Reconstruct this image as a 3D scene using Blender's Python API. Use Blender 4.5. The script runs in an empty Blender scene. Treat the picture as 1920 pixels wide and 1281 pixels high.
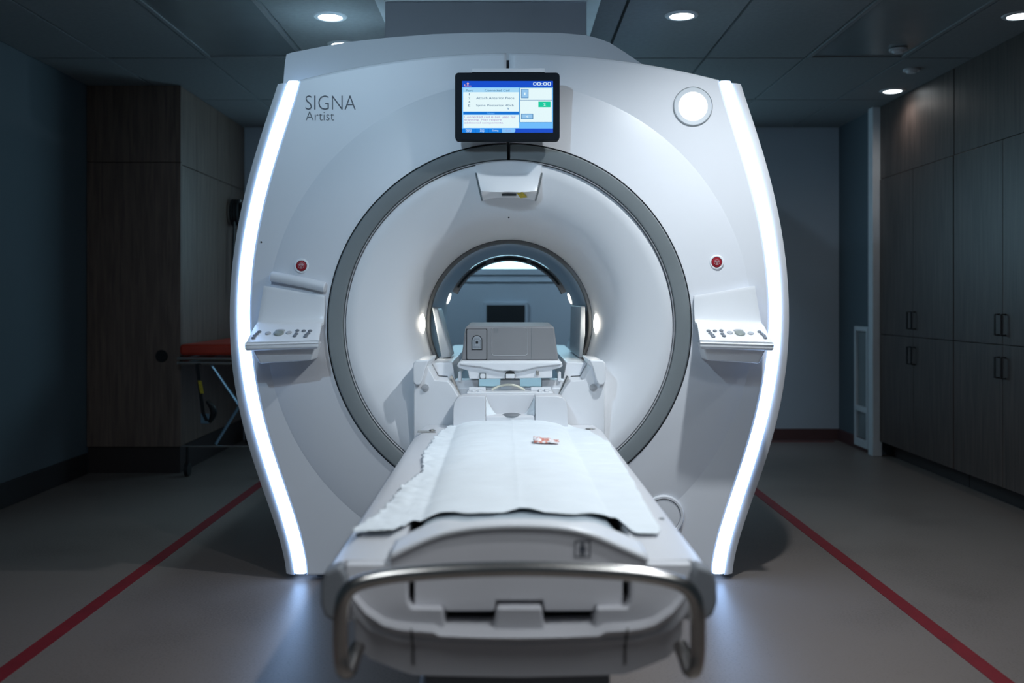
import bpy, bmesh, math, random
import numpy as np
from mathutils import Vector, noise
random.seed(4)
S = bpy.context.scene
COL = S.collection
PI = math.pi

# ------------------------------------------------------------------ camera
CAMY, CAMZ, F, CX, HY = -4.03, 1.15, 1840.0, 955.0, 565.0
cam_d = bpy.data.cameras.new('camera')
cam = bpy.data.objects.new('camera', cam_d)
COL.objects.link(cam)
cam.location = (0, CAMY, CAMZ)
cam.rotation_euler = (PI / 2, 0, 0)
cam_d.sensor_width = 36
cam_d.lens = F / 1920 * 36
cam_d.shift_x = 5 / 1920
cam_d.shift_y = -75.5 / 1920
cam_d.clip_start = 0.05
cam_d.dof.use_dof = True
cam_d.dof.focus_distance = 4.05
cam_d.dof.aperture_fstop = 2.0
S.camera = cam

# ------------------------------------------------------------------ world, lights, exposure
w = bpy.data.worlds.new('world')
S.world = w
w.use_nodes = True
w.node_tree.nodes['Background'].inputs[0].default_value = (0.10, 0.16, 0.25, 1)
w.node_tree.nodes['Background'].inputs[1].default_value = 0.02
S.view_settings.view_transform = 'Standard'
S.view_settings.look = 'None'
S.view_settings.exposure = 0.0
S.view_settings.gamma = 1.0
S.view_settings.use_curve_mapping = False
CEIL = 2.59
STRIP_E = 9.0
WINDOW_E = 4.0
FILL_PANEL_W = 11.0  # power of the added fill panels behind the camera
# x, y, watts, cone (deg), blend, colour, aim point or None, label
LAMPS = [
    (0.90, -0.85, 122, 145, 1.0, (0.90, 0.96, 1.0), None, 'lit round recessed downlight in the ceiling in front of the scanner, right of centre'),
    (2.60, -0.85, 26, 70, 0.8, (0.88, 0.95, 1.0), (0, 0, 1.6), 'lit round recessed downlight near right cabinets, tilted towards the scanner'),
    (-0.90, -0.85, 9, 100, 1.0, (0.55, 0.82, 1.0), (-.65, 0.1, 2.15), 'round recessed downlight in front of the scanner, left of centre, tilted to the top hood'),
    (-0.905, 0.93, 34, 80, 1.0, (0.55, 0.84, 1.0), None, 'lit round recessed downlight in the ceiling left of the grey duct casing'),
    (0.868, 0.91, 28, 80, 1.0, (0.55, 0.84, 1.0), None, 'lit round recessed downlight in the ceiling right of the grey duct casing'),
    (2.57, 0.91, 0.4, 150, 1.0, (1.0, 0.95, 0.92), None, 'lit round recessed downlight cut by the right edge of the picture'),
    (2.62, 2.68, 6, 165, 1.0, (1.0, 0.93, 0.88), None, 'lit round recessed downlight above the tall cabinets, throwing a light patch on the wood'),
    (-0.935, 1.47, 3, 90, 1.0, (0.55, 0.84, 1.0), None, 'lit round recessed downlight mostly hidden behind the top hood of the scanner'),
    (-0.70, 3.20, 46, 85, 1.0, (0.50, 0.76, 1.0), (-.4, 4.1, 1.1), 'added fill downlight behind the scanner, left of its bore, aimed at the back wall'),  # added lamp, hidden by the scanner, to brighten the back wall
    (1.20, 3.20, 55, 85, 1.0, (0.55, 0.77, 1.0), (1.1, 4.1, 1.0), 'added fill downlight behind the scanner, right of its bore, aimed at the back wall'),  # added too, unseen; lifts the back wall on the right
    (-0.90, -2.63, 80, 75, 1.0, (0.52, 0.76, 1.0), (-.3, 0, 1.65), 'added fill downlight above the foot of the table, left, tilted to the scanner'),  # unseen lamp added as bluish fill for the scanner front
    (0.90, -2.63, 70, 72, 1.0, (0.90, 0.95, 1.0), (.05, -1.35, 0.6), 'added fill downlight above the foot of the table, right, aimed at the table top'),  # unseen lamp added as fill for the table and its foot end
]


def W(px, py, y):
    s = F / (y - CAMY)
    return ((px - CX) / s, CAMZ - (py - HY) / s)


# ------------------------------------------------------------------ materials
def new_mat(name):
    m = bpy.data.materials.new(name)
    m.use_nodes = True
    nt = m.node_tree
    return m, nt, nt.nodes['Principled BSDF']


def mat(name, col, rough=0.5, metal=0.0, var=0.06, scale=6.0, bump=0.0, bscale=200.0, coat=0.0, spec=0.5):
    m, nt, b = new_mat(name)
    n = nt.nodes.new('ShaderNodeTexNoise')
    tc = nt.nodes.new('ShaderNodeTexCoord')
    nt.links.new(tc.outputs['Object'], n.inputs['Vector'])
    n.inputs['Scale'].default_value = scale
    n.inputs['Detail'].default_value = 4
    r = nt.nodes.new('ShaderNodeValToRGB')
    r.color_ramp.elements[0].position = 0.3
    r.color_ramp.elements[1].position = 0.7
    r.color_ramp.elements[0].color = tuple(c * (1 - var) for c in col) + (1,)
    r.color_ramp.elements[1].color = tuple(min(1, c * (1 + var)) for c in col) + (1,)
    nt.links.new(n.outputs['Fac'], r.inputs['Fac'])
    nt.links.new(r.outputs['Color'], b.inputs['Base Color'])
    b.inputs['Roughness'].default_value = rough
    b.inputs['Metallic'].default_value = metal
    b.inputs['Coat Weight'].default_value = coat
    b.inputs['Specular IOR Level'].default_value = spec
    if bump:
        n2 = nt.nodes.new('ShaderNodeTexNoise')
        nt.links.new(tc.outputs['Object'], n2.inputs['Vector'])
        n2.inputs['Scale'].default_value = bscale
        bp = nt.nodes.new('ShaderNodeBump')
        bp.inputs['Strength'].default_value = bump
        bp.inputs['Distance'].default_value = 0.002
        nt.links.new(n2.outputs['Fac'], bp.inputs['Height'])
        nt.links.new(bp.outputs['Normal'], b.inputs['Normal'])
    return m


def emit(name, col, strength):
    m, nt, b = new_mat(name)
    b.inputs['Base Color'].default_value = (0.02, 0.02, 0.02, 1)
    b.inputs['Emission Color'].default_value = col + (1,)
    b.inputs['Emission Strength'].default_value = strength
    b.inputs['Roughness'].default_value = 0.6
    b.inputs['Specular IOR Level'].default_value = 0.1
    return m


def srgb(r, g, b):
    f = lambda c: ((c / 255 + 0.055) / 1.055) ** 2.4 if c > 10 else c / 255 / 12.92
    return (f(r), f(g), f(b))


def wood(name, dark, light):
    m, nt, b = new_mat(name)
    tc = nt.nodes.new('ShaderNodeTexCoord')
    mp = nt.nodes.new('ShaderNodeMapping')
    mp.inputs['Scale'].default_value = (14, 14, 0.9)
    n = nt.nodes.new('ShaderNodeTexNoise')
    n.inputs['Scale'].default_value = 3
    n.inputs['Detail'].default_value = 8
    n.inputs['Distortion'].default_value = 0.6
    r = nt.nodes.new('ShaderNodeValToRGB')
    r.color_ramp.elements[0].position = 0.32
    r.color_ramp.elements[1].position = 0.68
    r.color_ramp.elements[0].color = dark + (1,)
    r.color_ramp.elements[1].color = light + (1,)
    nt.links.new(tc.outputs['Object'], mp.inputs['Vector'])
    nt.links.new(mp.outputs['Vector'], n.inputs['Vector'])
    nt.links.new(n.outputs['Fac'], r.inputs['Fac'])
    nt.links.new(r.outputs['Color'], b.inputs['Base Color'])
    b.inputs['Roughness'].default_value = 0.45
    return m


M = {}
M['white'] = mat('white_gloss_plastic', (0.80, 0.82, 0.85), 0.32, var=0.015, scale=2)
M['cover'] = mat('white_cover_plastic', (0.72, 0.74, 0.78), 0.40, var=0.015, scale=2)
M['funnel'] = mat('bore_cover_plastic', (0.72, 0.74, 0.77), 0.45, var=0.015, scale=2)
M['liner'] = mat('bore_liner_plastic', (0.46, 0.56, 0.66), 0.7, var=0.02, scale=2)
M['ring'] = mat('grey_ring_plastic', (0.19, 0.215, 0.225), 0.42, var=0.05, scale=4)
M['rim'] = mat('dark_rim_plastic', (0.13, 0.14, 0.15), 0.5, var=0.05)
M['midgrey'] = mat('mid_grey_plastic', (0.42, 0.43, 0.45), 0.45, var=0.03)
M['bedwhite'] = mat('table_plastic', (0.70, 0.71, 0.74), 0.35, var=0.02, scale=3)
M['bedgrey'] = mat('table_grey_plastic', (0.62, 0.62, 0.65), 0.42, var=0.03, scale=4)
M['capgrey'] = mat('dark_bumper_rubber', (0.20, 0.215, 0.235), 0.6, var=0.06)
M['black'] = mat('black_plastic', (0.012, 0.013, 0.015), 0.4, var=0.1)
M['bezel'] = mat('monitor_bezel', (0.004, 0.008, 0.014), 0.55, var=0.1, spec=0.15)
M['steel'] = mat('brushed_steel', (0.62, 0.60, 0.57), 0.22, metal=1.0, var=0.05, scale=30)
M['paper'] = mat('paper_sheet', (0.80, 0.86, 0.90), 0.75, var=0.02, scale=12, bump=0.15, bscale=60)
M['pad'] = mat('mattress_vinyl', (0.40, 0.47, 0.52), 0.45, var=0.04)
M['coilgrey'] = mat('coil_box_grey', (0.235, 0.238, 0.248), 0.5, var=0.03)
M['padcloth'] = mat('cushion_vinyl', (0.35, 0.385, 0.42), 0.4, var=0.04)
M['text'] = mat('grey_lettering', (0.06, 0.07, 0.09), 0.5)
M['red'] = mat('red_button', (0.30, 0.010, 0.022), 0.35)
M['pale'] = mat('pale_symbol', (0.55, 0.42, 0.45), 0.5)
M['yellow'] = mat('yellow_label', (0.55, 0.42, 0.03), 0.5, var=0.3, scale=90)
M['btn'] = mat('button_grey', (0.16, 0.18, 0.21), 0.45)
M['dial'] = mat('dial_olive', (0.24, 0.27, 0.25), 0.4)
M['cream'] = mat('cream_tube', (0.75, 0.73, 0.60), 0.5)
M['ceil'] = mat('ceiling_tile', (0.26, 0.285, 0.30), 0.85, var=0.06, scale=40, bump=0.3, bscale=260)
M['grid'] = mat('ceiling_grid', (0.02, 0.022, 0.025), 0.8)
M['diff'] = mat('unlit_diffuser', (0.22, 0.26, 0.28), 0.25, var=0.03)
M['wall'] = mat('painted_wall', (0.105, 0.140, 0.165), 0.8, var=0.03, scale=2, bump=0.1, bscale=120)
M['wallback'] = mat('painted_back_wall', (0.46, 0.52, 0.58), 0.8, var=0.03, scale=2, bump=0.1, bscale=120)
M['duct'] = mat('duct_casing', (0.22, 0.235, 0.265), 0.6, var=0.03)
M['base'] = mat('dark_baseboard', (0.025, 0.024, 0.026), 0.6)
M['basered'] = mat('brown_baseboard', (0.10, 0.045, 0.045), 0.6)
M['kick'] = mat('cabinet_kick', (0.035, 0.024, 0.023), 0.6)
M['wood'] = wood('walnut_laminate', (0.040, 0.029, 0.025), (0.085, 0.063, 0.055))
M['woodl'] = wood('oak_laminate_left', (0.13, 0.09, 0.072), (0.22, 0.155, 0.125))
M['tape'] = mat('red_tape', (0.16, 0.005, 0.011), 0.6, var=0.12, scale=9)
M['frame'] = mat('white_trim', (0.62, 0.66, 0.70), 0.5)
M['dark'] = mat('dark_glass', (0.02, 0.028, 0.034), 0.15)
M['orange'] = mat('red_orange_vinyl', (0.50, 0.045, 0.022), 0.45, var=0.1, scale=5)
M['tubeblue'] = mat('steel_tube_blue', (0.25, 0.42, 0.55), 0.35, metal=0.6)
M['strip'] = emit('light_strip_glow', (0.36, 0.58, 1.0), STRIP_E)
M['lamp'] = emit('status_lamp_glow', (0.93, 0.98, 1.0), 2.2)
M['lens'] = emit('downlight_lens_glow', (0.92, 0.98, 1.0), 8.0)
M['warm'] = emit('bore_lamp_glow', (1.0, 0.93, 0.80), 18.0)
M['warmlow'] = emit('inner_bore_lamp_glow', (1.0, 0.95, 0.86), 4.0)
M['panel'] = emit('fill_panel_glow', (0.88, 0.94, 1.0), 0.8)  # glow of the added fill panels
M['window'] = emit('lit_window_glow', (0.45, 0.80, 1.0), WINDOW_E)

# floor: speckled vinyl
m, nt, b = new_mat('vinyl_floor')
tc = nt.nodes.new('ShaderNodeTexCoord')
n1 = nt.nodes.new('ShaderNodeTexNoise'); n1.inputs['Scale'].default_value = 120; n1.inputs['Detail'].default_value = 3
n2 = nt.nodes.new('ShaderNodeTexNoise'); n2.inputs['Scale'].default_value = 1.3; n2.inputs['Detail'].default_value = 5
mx = nt.nodes.new('ShaderNodeMath'); mx.operation = 'ADD'
r = nt.nodes.new('ShaderNodeValToRGB')
r.color_ramp.elements[0].position = 0.75; r.color_ramp.elements[1].position = 1.25
r.color_ramp.elements[0].color = (0.134, 0.114, 0.104, 1); r.color_ramp.elements[1].color = (0.186, 0.158, 0.144, 1)
for n in (n1, n2): nt.links.new(tc.outputs['Object'], n.inputs['Vector'])
nt.links.new(n1.outputs['Fac'], mx.inputs[0]); nt.links.new(n2.outputs['Fac'], mx.inputs[1])
nt.links.new(mx.outputs[0], r.inputs['Fac']); nt.links.new(r.outputs['Color'], b.inputs['Base Color'])
b.inputs['Roughness'].default_value = 0.42
bp = nt.nodes.new('ShaderNodeBump'); bp.inputs['Strength'].default_value = 0.12; bp.inputs['Distance'].default_value = 0.002
nt.links.new(n1.outputs['Fac'], bp.inputs['Height']); nt.links.new(bp.outputs['Normal'], b.inputs['Normal'])
M['floor'] = m


# ------------------------------------------------------------------ helpers
def origin(o):
    v = Vector((0, 0, 0))
    while o is not None:
        if not o.get('_local'):
            v = v + o.location
        o = o.parent
    return v


def link(name, me, parent=None, smooth=35, bevel=0.0, bseg=2, loc=None):
    o = bpy.data.objects.new(name, me)
    COL.objects.link(o)
    if parent is not None:
        o.parent = parent
    if loc is not None:
        o.location = Vector(loc) - (origin(parent) if parent else Vector((0, 0, 0)))
    if smooth and len(me.polygons):
        me.polygons.foreach_set('use_smooth', [True] * len(me.polygons))
        me.set_sharp_from_angle(angle=math.radians(smooth))
    if bevel:
        b = o.modifiers.new('bevel', 'BEVEL')
        b.width = bevel; b.segments = bseg; b.limit_method = 'ANGLE'; b.angle_limit = math.radians(40)
        b.harden_normals = True
    return o


def build(name, verts, faces, m, parent=None, smooth=35, bevel=0.0, bseg=2, fm=None, fixn=True, loc=None):
    off = origin(parent) if parent and loc is None else Vector((0, 0, 0))
    me = bpy.data.meshes.new(name)
    me.from_pydata([tuple(Vector(v) - off) for v in verts], [], faces)
    for k in (m if isinstance(m, (list, tuple)) else [m]):
        me.materials.append(k)
    if fm:
        me.polygons.foreach_set('material_index', fm)
    if fixn:
        bm = bmesh.new(); bm.from_mesh(me)
        bmesh.ops.recalc_face_normals(bm, faces=bm.faces)
        bm.to_mesh(me); bm.free()
    me.update()
    return link(name, me, parent, smooth, bevel, bseg, loc)


class MB:
    """collects shapes for one mesh"""
    def __init__(s): s.v = []; s.f = []; s.m = []
    def add(s, v, f, mi=0):
        k = len(s.v); s.v += [tuple(p) for p in v]; s.f += [[i + k for i in q] for q in f]; s.m += [mi] * len(f)
        return s
    def box(s, x0, x1, y0, y1, z0, z1, mi=0):
        v = [(x, y, z) for x in (x0, x1) for y in (y0, y1) for z in (z0, z1)]
        return s.add(v, [(0, 1, 3, 2), (4, 6, 7, 5), (0, 4, 5, 1), (2, 3, 7, 6), (0, 2, 6, 4), (1, 5, 7, 3)], mi)
    def prism(s, poly, y0, y1, mi=0):
        n = len(poly)
        v = [(x, y0, z) for x, z in poly] + [(x, y1, z) for x, z in poly]
        f = [list(range(n)), list(range(2 * n - 1, n - 1, -1))] + [(i, (i + 1) % n, n + (i + 1) % n, n + i) for i in range(n)]
        return s.add(v, f, mi)
    def cyl(s, c, axis, r, h, n=24, mi=0, r2=None):
        """cylinder from c along axis by h"""
        a = Vector(axis).normalized(); u = a.orthogonal().normalized(); w_ = a.cross(u); c = Vector(c)
        r2 = r if r2 is None else r2
        ring = lambda rr, t: [c + a * t + u * rr * math.cos(2 * PI * i / n) + w_ * rr * math.sin(2 * PI * i / n) for i in range(n)]
        v = ring(r, 0) + ring(r2, h)
        f = [list(range(n - 1, -1, -1)), list(range(n, 2 * n))] + [(i, (i + 1) % n, n + (i + 1) % n, n + i) for i in range(n)]
        return s.add(v, f, mi)
    def tube(s, pts, r, n=12, mi=0, cap=True):
        P = [Vector(p) for p in pts]; rs = r if isinstance(r, (list, tuple)) else [r] * len(P)
        u = None; v = []; f = []
        for i, p in enumerate(P):
            t = (P[min(i + 1, len(P) - 1)] - P[max(i - 1, 0)]).normalized()
            u = t.orthogonal().normalized() if u is None else (u - t * u.dot(t)).normalized()
            q = t.cross(u)
            v += [p + (u * math.cos(2 * PI * k / n) + q * math.sin(2 * PI * k / n)) * rs[i] for k in range(n)]
        for i in range(len(P) - 1):
            f += [(i * n + k, i * n + (k + 1) % n, (i + 1) * n + (k + 1) % n, (i + 1) * n + k) for k in range(n)]
        if cap:
            f += [list(range(n - 1, -1, -1)), list(range((len(P) - 1) * n, len(P) * n))]
        return s.add(v, f, mi)
    def revolve(s, prof, cx, cz, a0=0, a1=360, n=128, mi=0, closed=False):
        """prof: (radius, y) about the y axis through cx, cz"""
        full = abs(a1 - a0) >= 360; k = n if full else n + 1; L = len(prof)
        v = []
        for i in range(k):
            a = math.radians(a0 + (a1 - a0) * i / n)
            v += [(cx + r_ * math.cos(a), y_, cz + r_ * math.sin(a)) for r_, y_ in prof]
        f = []
        for i in range(n):
            j = (i + 1) % k
            for p in range(L if closed else L - 1):
                q = (p + 1) % L
                f.append((i * L + p, j * L + p, j * L + q, i * L + q))
        if closed and not full:
            f += [list(range(L)), list(range((k - 1) * L, k * L))]
        return s.add(v, f, mi)
    def ell(s, c, rx, ry, rz, n=16, mi=0):
        c = Vector(c); v = []; f = []; h = n // 2
        for i in range(h + 1):
            t = PI * i / h
            v += [c + Vector((rx * math.sin(t) * math.cos(2 * PI * k / n), ry * math.sin(t) * math.sin(2 * PI * k / n), rz * math.cos(t))) for k in range(n)]
        for i in range(h):
            f += [(i * n + k, i * n + (k + 1) % n, (i + 1) * n + (k + 1) % n, (i + 1) * n + k) for k in range(n)]
        return s.add(v, f, mi)
    def build(s, name, m, parent=None, **kw):
        return build(name, s.v, s.f, m, parent, fm=s.m, **kw)


def box(name, x0, x1, y0, y1, z0, z1, m, parent=None, bevel=0.0, **kw):
    return MB().box(x0, x1, y0, y1, z0, z1).build(name, m, parent, bevel=bevel, **kw)


def prism(name, poly, y0, y1, m, parent=None, bevel=0.0, **kw):
    return MB().prism(poly, y0, y1).build(name, m, parent, bevel=bevel, **kw)


def tag(o, label, cat, group=None, kind=None):
    if label: o['label'] = label
    if cat: o['category'] = cat
    if group: o['group'] = group
    if kind: o['kind'] = kind
    return o


def thing(name, label, cat, loc=(0, 0, 0), group=None, rotz=0, local=False):
    o = bpy.data.objects.new(name, None)
    COL.objects.link(o)
    o.empty_display_size = 0.1
    o.location = loc; o.rotation_euler = (0, 0, rotz)
    if local: o['_local'] = 1
    return tag(o, label, cat, group)


def struct(o):
    o['kind'] = 'structure'
    return o


def smoothpts(pts, n):
    """Catmull-Rom through points"""
    P = [Vector(p) for p in pts]; out = []
    for i in range(len(P) - 1):
        a = P[max(i - 1, 0)]; b_ = P[i]; c = P[i + 1]; d = P[min(i + 2, len(P) - 1)]
        for k in range(n):
            t = k / n
            out.append(0.5 * ((2 * b_) + (c - a) * t + (2 * a - 5 * b_ + 4 * c - d) * t * t + (3 * b_ - a - 3 * c + d) * t ** 3))
    out.append(P[-1])
    return out


def text_shape(txt, x0, x1, z0, z1, thin=0.0, keep=False):
    """flat letters fitted into a rectangle, returns verts (x,z), faces"""
    c = bpy.data.curves.new('t', 'FONT'); c.body = txt; c.offset = thin; c.resolution_u = 3
    o = bpy.data.objects.new('t', c); COL.objects.link(o)
    dg = bpy.context.evaluated_depsgraph_get()
    me = bpy.data.meshes.new_from_object(o.evaluated_get(dg))
    v = [tuple(p.co) for p in me.vertices]; f = [tuple(p.vertices) for p in me.polygons]
    bpy.data.objects.remove(o); bpy.data.curves.remove(c); bpy.data.meshes.remove(me)
    ax = min(p[0] for p in v); bx = max(p[0] for p in v); az = min(p[1] for p in v); bz = max(p[1] for p in v)
    sx = (x1 - x0) / max(bx - ax, 1e-6); sz = (z1 - z0) / max(bz - az, 1e-6)
    if keep: sx = sz
    return [(x0 + (p[0] - ax) * sx, z0 + (p[1] - az) * sz) for p in v], f


# ================================================================== ROOM SHELL
XL, XR, YB, YF = -2.82, 3.25, 4.10, -5.2
struct(box('floor', XL - .1, XR + .1, YF - .1, YB + .1, -0.1, 0, M['floor']))
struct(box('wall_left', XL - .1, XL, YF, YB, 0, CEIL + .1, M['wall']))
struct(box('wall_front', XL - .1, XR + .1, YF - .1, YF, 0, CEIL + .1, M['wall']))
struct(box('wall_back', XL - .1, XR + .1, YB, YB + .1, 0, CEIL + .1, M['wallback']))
wr = MB(); wr.box(XR, XR + .1, YF, YB, 0, CEIL + .1); wr.box(2.73, XR, 3.33, YB, 0, CEIL + .1)
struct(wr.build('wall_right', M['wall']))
ceil = struct(box('ceiling', XL - .1, XR + .1, YF - .1, YB + .1, CEIL + .025, CEIL + .1, M['grid']))
gx = [-2.82] + [-1.2 + .59 * k for k in range(-2, 8)] + [3.25]
gy = [YB, 2.98, 1.78, .58, -.62, -1.82, -3.02, -4.22, YF]
CX0, CX1, CY0, CY1 = -.595, .37, .67, 1.9      # duct casing footprint
tile_cache = {}
PANELS = []
for j in range(len(gy) - 1):
    for i in range(len(gx) - 1):
        x0, x1, y1, y0 = gx[i] + .008, gx[i + 1] - .008, gy[j] - .008, gy[j + 1] + .008
        if x1 - x0 < .05: continue
        if gy[j + 1] == .58 and abs(gx[i] + 1.79) < .02 or gy[j + 1] == .58 and abs(gx[i] - 1.75) < .02:
            PANELS.append((x0, x1, y0, y1)); continue
        key = (round(x1 - x0, 4), round(y1 - y0, 4))
        if key not in tile_cache:
            hx, hy = (x1 - x0) / 2, (y1 - y0) / 2
            tb = MB().box(-hx, hx, -hy, hy, 0, .0248)
            t = tb.build('ceiling_tile', M['ceil'], ceil, smooth=0)
            tile_cache[key] = t.data
            t.location = ((x0 + x1) / 2, (y0 + y1) / 2, CEIL)
        else:
            t = bpy.data.objects.new('ceiling_tile', tile_cache[key]); COL.objects.link(t)
            t.parent = ceil; t.location = ((x0 + x1) / 2, (y0 + y1) / 2, CEIL)
for (x0, x1, y0, y1), lb in zip(PANELS, ('unlit recessed ceiling light panel above left of the scanner', 'unlit recessed ceiling light panel between the right downlights')):
    t = thing('ceiling_light_panel', lb, 'light panel', ((x0 + x1) / 2, (y0 + y1) / 2, CEIL))
    fr = MB(); e = .022
    fr.box(x0, x1, y0, y0 + e, CEIL - .004, CEIL + .0248); fr.box(x0, x1, y1 - e, y1, CEIL - .004, CEIL + .0248)
    fr.box(x0, x0 + e, y0 + e, y1 - e, CEIL - .004, CEIL + .0248); fr.box(x1 - e, x1, y0 + e, y1 - e, CEIL - .004, CEIL + .0248)
    fr.build('frame', M['ceil'], t)
    box('diffuser', x0 + e, x1 - e, y0 + e, y1 - e, CEIL + .004, CEIL + .0248, M['diff'], t)

for x, lb in ((-.905, 'added fill light panel in the ceiling behind the camera on the left'), (.865, 'added fill light panel in the ceiling behind the camera on the right')):  # unseen soft fill added for the table end, easing the handle's shadow
    t = thing('ceiling_light_panel', lb, 'light panel', (x, -3.62, CEIL))
    e = .022; x0, x1, y0, y1 = x - .287, x + .287, -4.21, -3.03
    fr = MB(); fr.box(x0, x1, y0, y0 + e, CEIL - .005, CEIL - .0005); fr.box(x0, x1, y1 - e, y1, CEIL - .005, CEIL - .0005)
    fr.box(x0, x0 + e, y0 + e, y1 - e, CEIL - .005, CEIL - .0005); fr.box(x1 - e, x1, y0 + e, y1 - e, CEIL - .005, CEIL - .0005)
    fr.build('frame', M['frame'], t)
    box('diffuser', x0 + e, x1 - e, y0 + e, y1 - e, CEIL - .004, CEIL - .0005, M['panel'], t)
    ld = bpy.data.lights.new('fill_panel_lamp', 'AREA'); ld.shape = 'RECTANGLE'; ld.size = .53; ld.size_y = 1.13; ld.energy = FILL_PANEL_W; ld.color = (0.88, 0.94, 1.0)
    lo = bpy.data.objects.new('fill_panel_lamp', ld); COL.objects.link(lo); lo.parent = t; lo.location = (0, 0, -.012)
struct(box('baseboard_left', XL, XL + .015, YF, 2.5, 0, .14, M['base'], bevel=.004))
struct(box('baseboard_back', -2.19, 2.73, YB - .016, YB, 0, .095, M['basered'], bevel=.004))
struct(box('baseboard_right', 2.714, 2.73, 3.34, YB - .016, 0, .095, M['basered'], bevel=.004))
struct(box('trim_1', 2.69, 2.76, 3.235, 3.33, 0, CEIL, M['frame'], bevel=.004))
# wall ledge and lit window seen through the bore
struct(box('trim_2', -1.6, 1.6, YB - .012, YB, 1.308, 1.322, M['wallback'], bevel=.004))
win = struct(MB().box(-1.0, 1.0, YB - .008, YB - .002, 1.42, 2.25).build('window_1', M['window']))
wf = MB()
for a in ((-1.05, -1.0, 1.37, 2.30), (1.0, 1.05, 1.37, 2.30), (-1.0, 1.0, 1.37, 1.42), (-1.0, 1.0, 2.25, 2.30)):
    wf.box(a[0], a[1], YB - .012, YB, a[2], a[3])
wf.build('window_frame', M['wallback'], win)

# red tape lines on the floor
for x, lb in ((-1.565, 'red tape line on the floor left of the scanner'), (1.49, 'red tape line on the floor right of the scanner')):
    tag(box('floor_tape', x - .03, x + .03, -4.9, 3.2, 0.0002, .0022, M['tape']), lb, 'tape', 'red floor tape lines')
tag(box('floor_tape', -1.2, 2.66, 3.99, 4.03, .0002, .0022, M['tape']), 'red tape line along the foot of the back wall', 'tape', 'red floor tape lines')

# downlights
for x, y, wt, cone, blend, colr, aim, lb in LAMPS:
    t = thing('downlight', lb, 'downlight', (x, y, CEIL), 'recessed ceiling downlights')
    MB().revolve([(.060, 0), (.080, -.006), (.084, -.002), (.084, .004)], 0, 0, n=40)
    ringv = []; ringf = []
    prof = [(.058, CEIL - .002), (.062, CEIL - .008), (.080, CEIL - .006), (.085, CEIL), (.085, CEIL + .001)]
    n = 40
    for i in range(n):
        a = 2 * PI * i / n
        ringv += [(x + rr * math.cos(a), y + rr * math.sin(a), zz) for rr, zz in prof]
    L = len(prof)
    for i in range(n):
        j = (i + 1) % n
        ringf += [(i * L + p, j * L + p, j * L + p + 1, i * L + p + 1) for p in range(L - 1)]
    build('trim_ring', ringv, ringf, M['frame'], t)
    ln = MB(); ln.cyl((x, y, CEIL - .003), (0, 0, -1), .060, .006, n=32, r2=.046)
    ln.build('lens', M['lens'], t)
    ld = bpy.data.lights.new('downlight_lamp', 'SPOT')
    ld.energy = wt; ld.color = colr; ld.spot_size = math.radians(cone); ld.spot_blend = blend; ld.shadow_soft_size = .035 if y > -4 else .16
    lo = bpy.data.objects.new('downlight_lamp', ld); COL.objects.link(lo)
    lo.parent = t; lo.location = (0, 0, -.045)
    if aim: lo.rotation_euler = (Vector(aim) - Vector((x, y, CEIL - .045))).to_track_quat('-Z', 'Y').to_euler()

for (px, py), lb in (((1709, 130), 'small round ceiling detector beside the right downlight'), ((1684, 92), 'small round sprinkler cover on the ceiling before the detector')):
    d = F * (CEIL - CAMZ) / (HY - py)
    x, y = (px - CX) * d / F, d + CAMY
    dt = MB(); dt.cyl((x, y, CEIL), (0, 0, -1), .05, .012, n=24); dt.cyl((x, y, CEIL - .012), (0, 0, -1), .036, .012, n=24, r2=.025)
    tag(dt.build('smoke_detector', M['frame']), lb, 'detector')

# duct casing
dc = thing('duct_casing', 'grey boxed duct rising from the scanner top to the ceiling', 'duct', (-.11, 1.2, 2.2))
box('casing', CX0, CX1, CY0, CY1, 2.356, CEIL, M['duct'], dc, bevel=.003)
cf = MB()
cf.box(CX0 - .045, CX0, CY0 - .045, CY1, CEIL - .008, CEIL - .0005); cf.box(CX1, CX1 + .065, CY0 - .045, CY1, CEIL - .008, CEIL - .0005)
cf.box(CX0, CX1, CY0 - .02, CY0, CEIL - .008, CEIL - .0005)
cf.build('ceiling_collar', M['frame'], dc)

# ================================================================== SCANNER
ZC = 1.051
sc = thing('mri_scanner', 'large white barrel-shaped MRI scanner with round bore and glowing side strips', 'scanner', (0, .9, 0))


def fit(px_half, s, deg=6):
    z = np.array([CAMZ - (p - HY) / s for p, h in px_half]); x = np.array([h / s for p, h in px_half])
    c = np.polyfit(z - 1.0, x, deg)
    return lambda zz: float(np.polyval(c, zz - 1.0))


IN = fit([(153, 394.5), (280, 433.5), (373, 461.5), (480, 480), (575, 488), (700, 480.5), (755, 469), (827, 451.5), (896, 427.5), (990, 398), (1085, 380)], 456)
OUT = fit([(153, 415.5), (280, 458), (373, 484), (480, 503), (575, 509.5), (700, 502), (755, 491.5), (827, 473.5), (896, 451), (990, 422.5), (1085, 402)], 456)
SIDE = fit([(159, 436), (276, 474), (381, 501), (480, 519), (590, 525.5), (705, 518), (800, 502), (826, 493), (911, 466), (1006, 434), (1086, 419)], 450)
ZT, ZB = 2.060, 0.022
topz = lambda x: 2.172 - .112 * (abs(x) / .865) ** 2

# outline of the front cover: right side from top centre clockwise, as a dense polyline
def half_outline():
    pts = []
    xe = IN(ZT)
    for i in range(31): x = xe * i / 30; pts.append((x, topz(x)))
    z0 = topz(xe)
    for i in range(1, 61): z = z0 + (ZB - z0) * i / 60; pts.append((IN(z), z))
    xb = IN(ZB)
    for i in range(1, 21): pts.append((xb * (1 - i / 20), ZB))
    return pts


ho = half_outline()
SEAM = -.006


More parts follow.
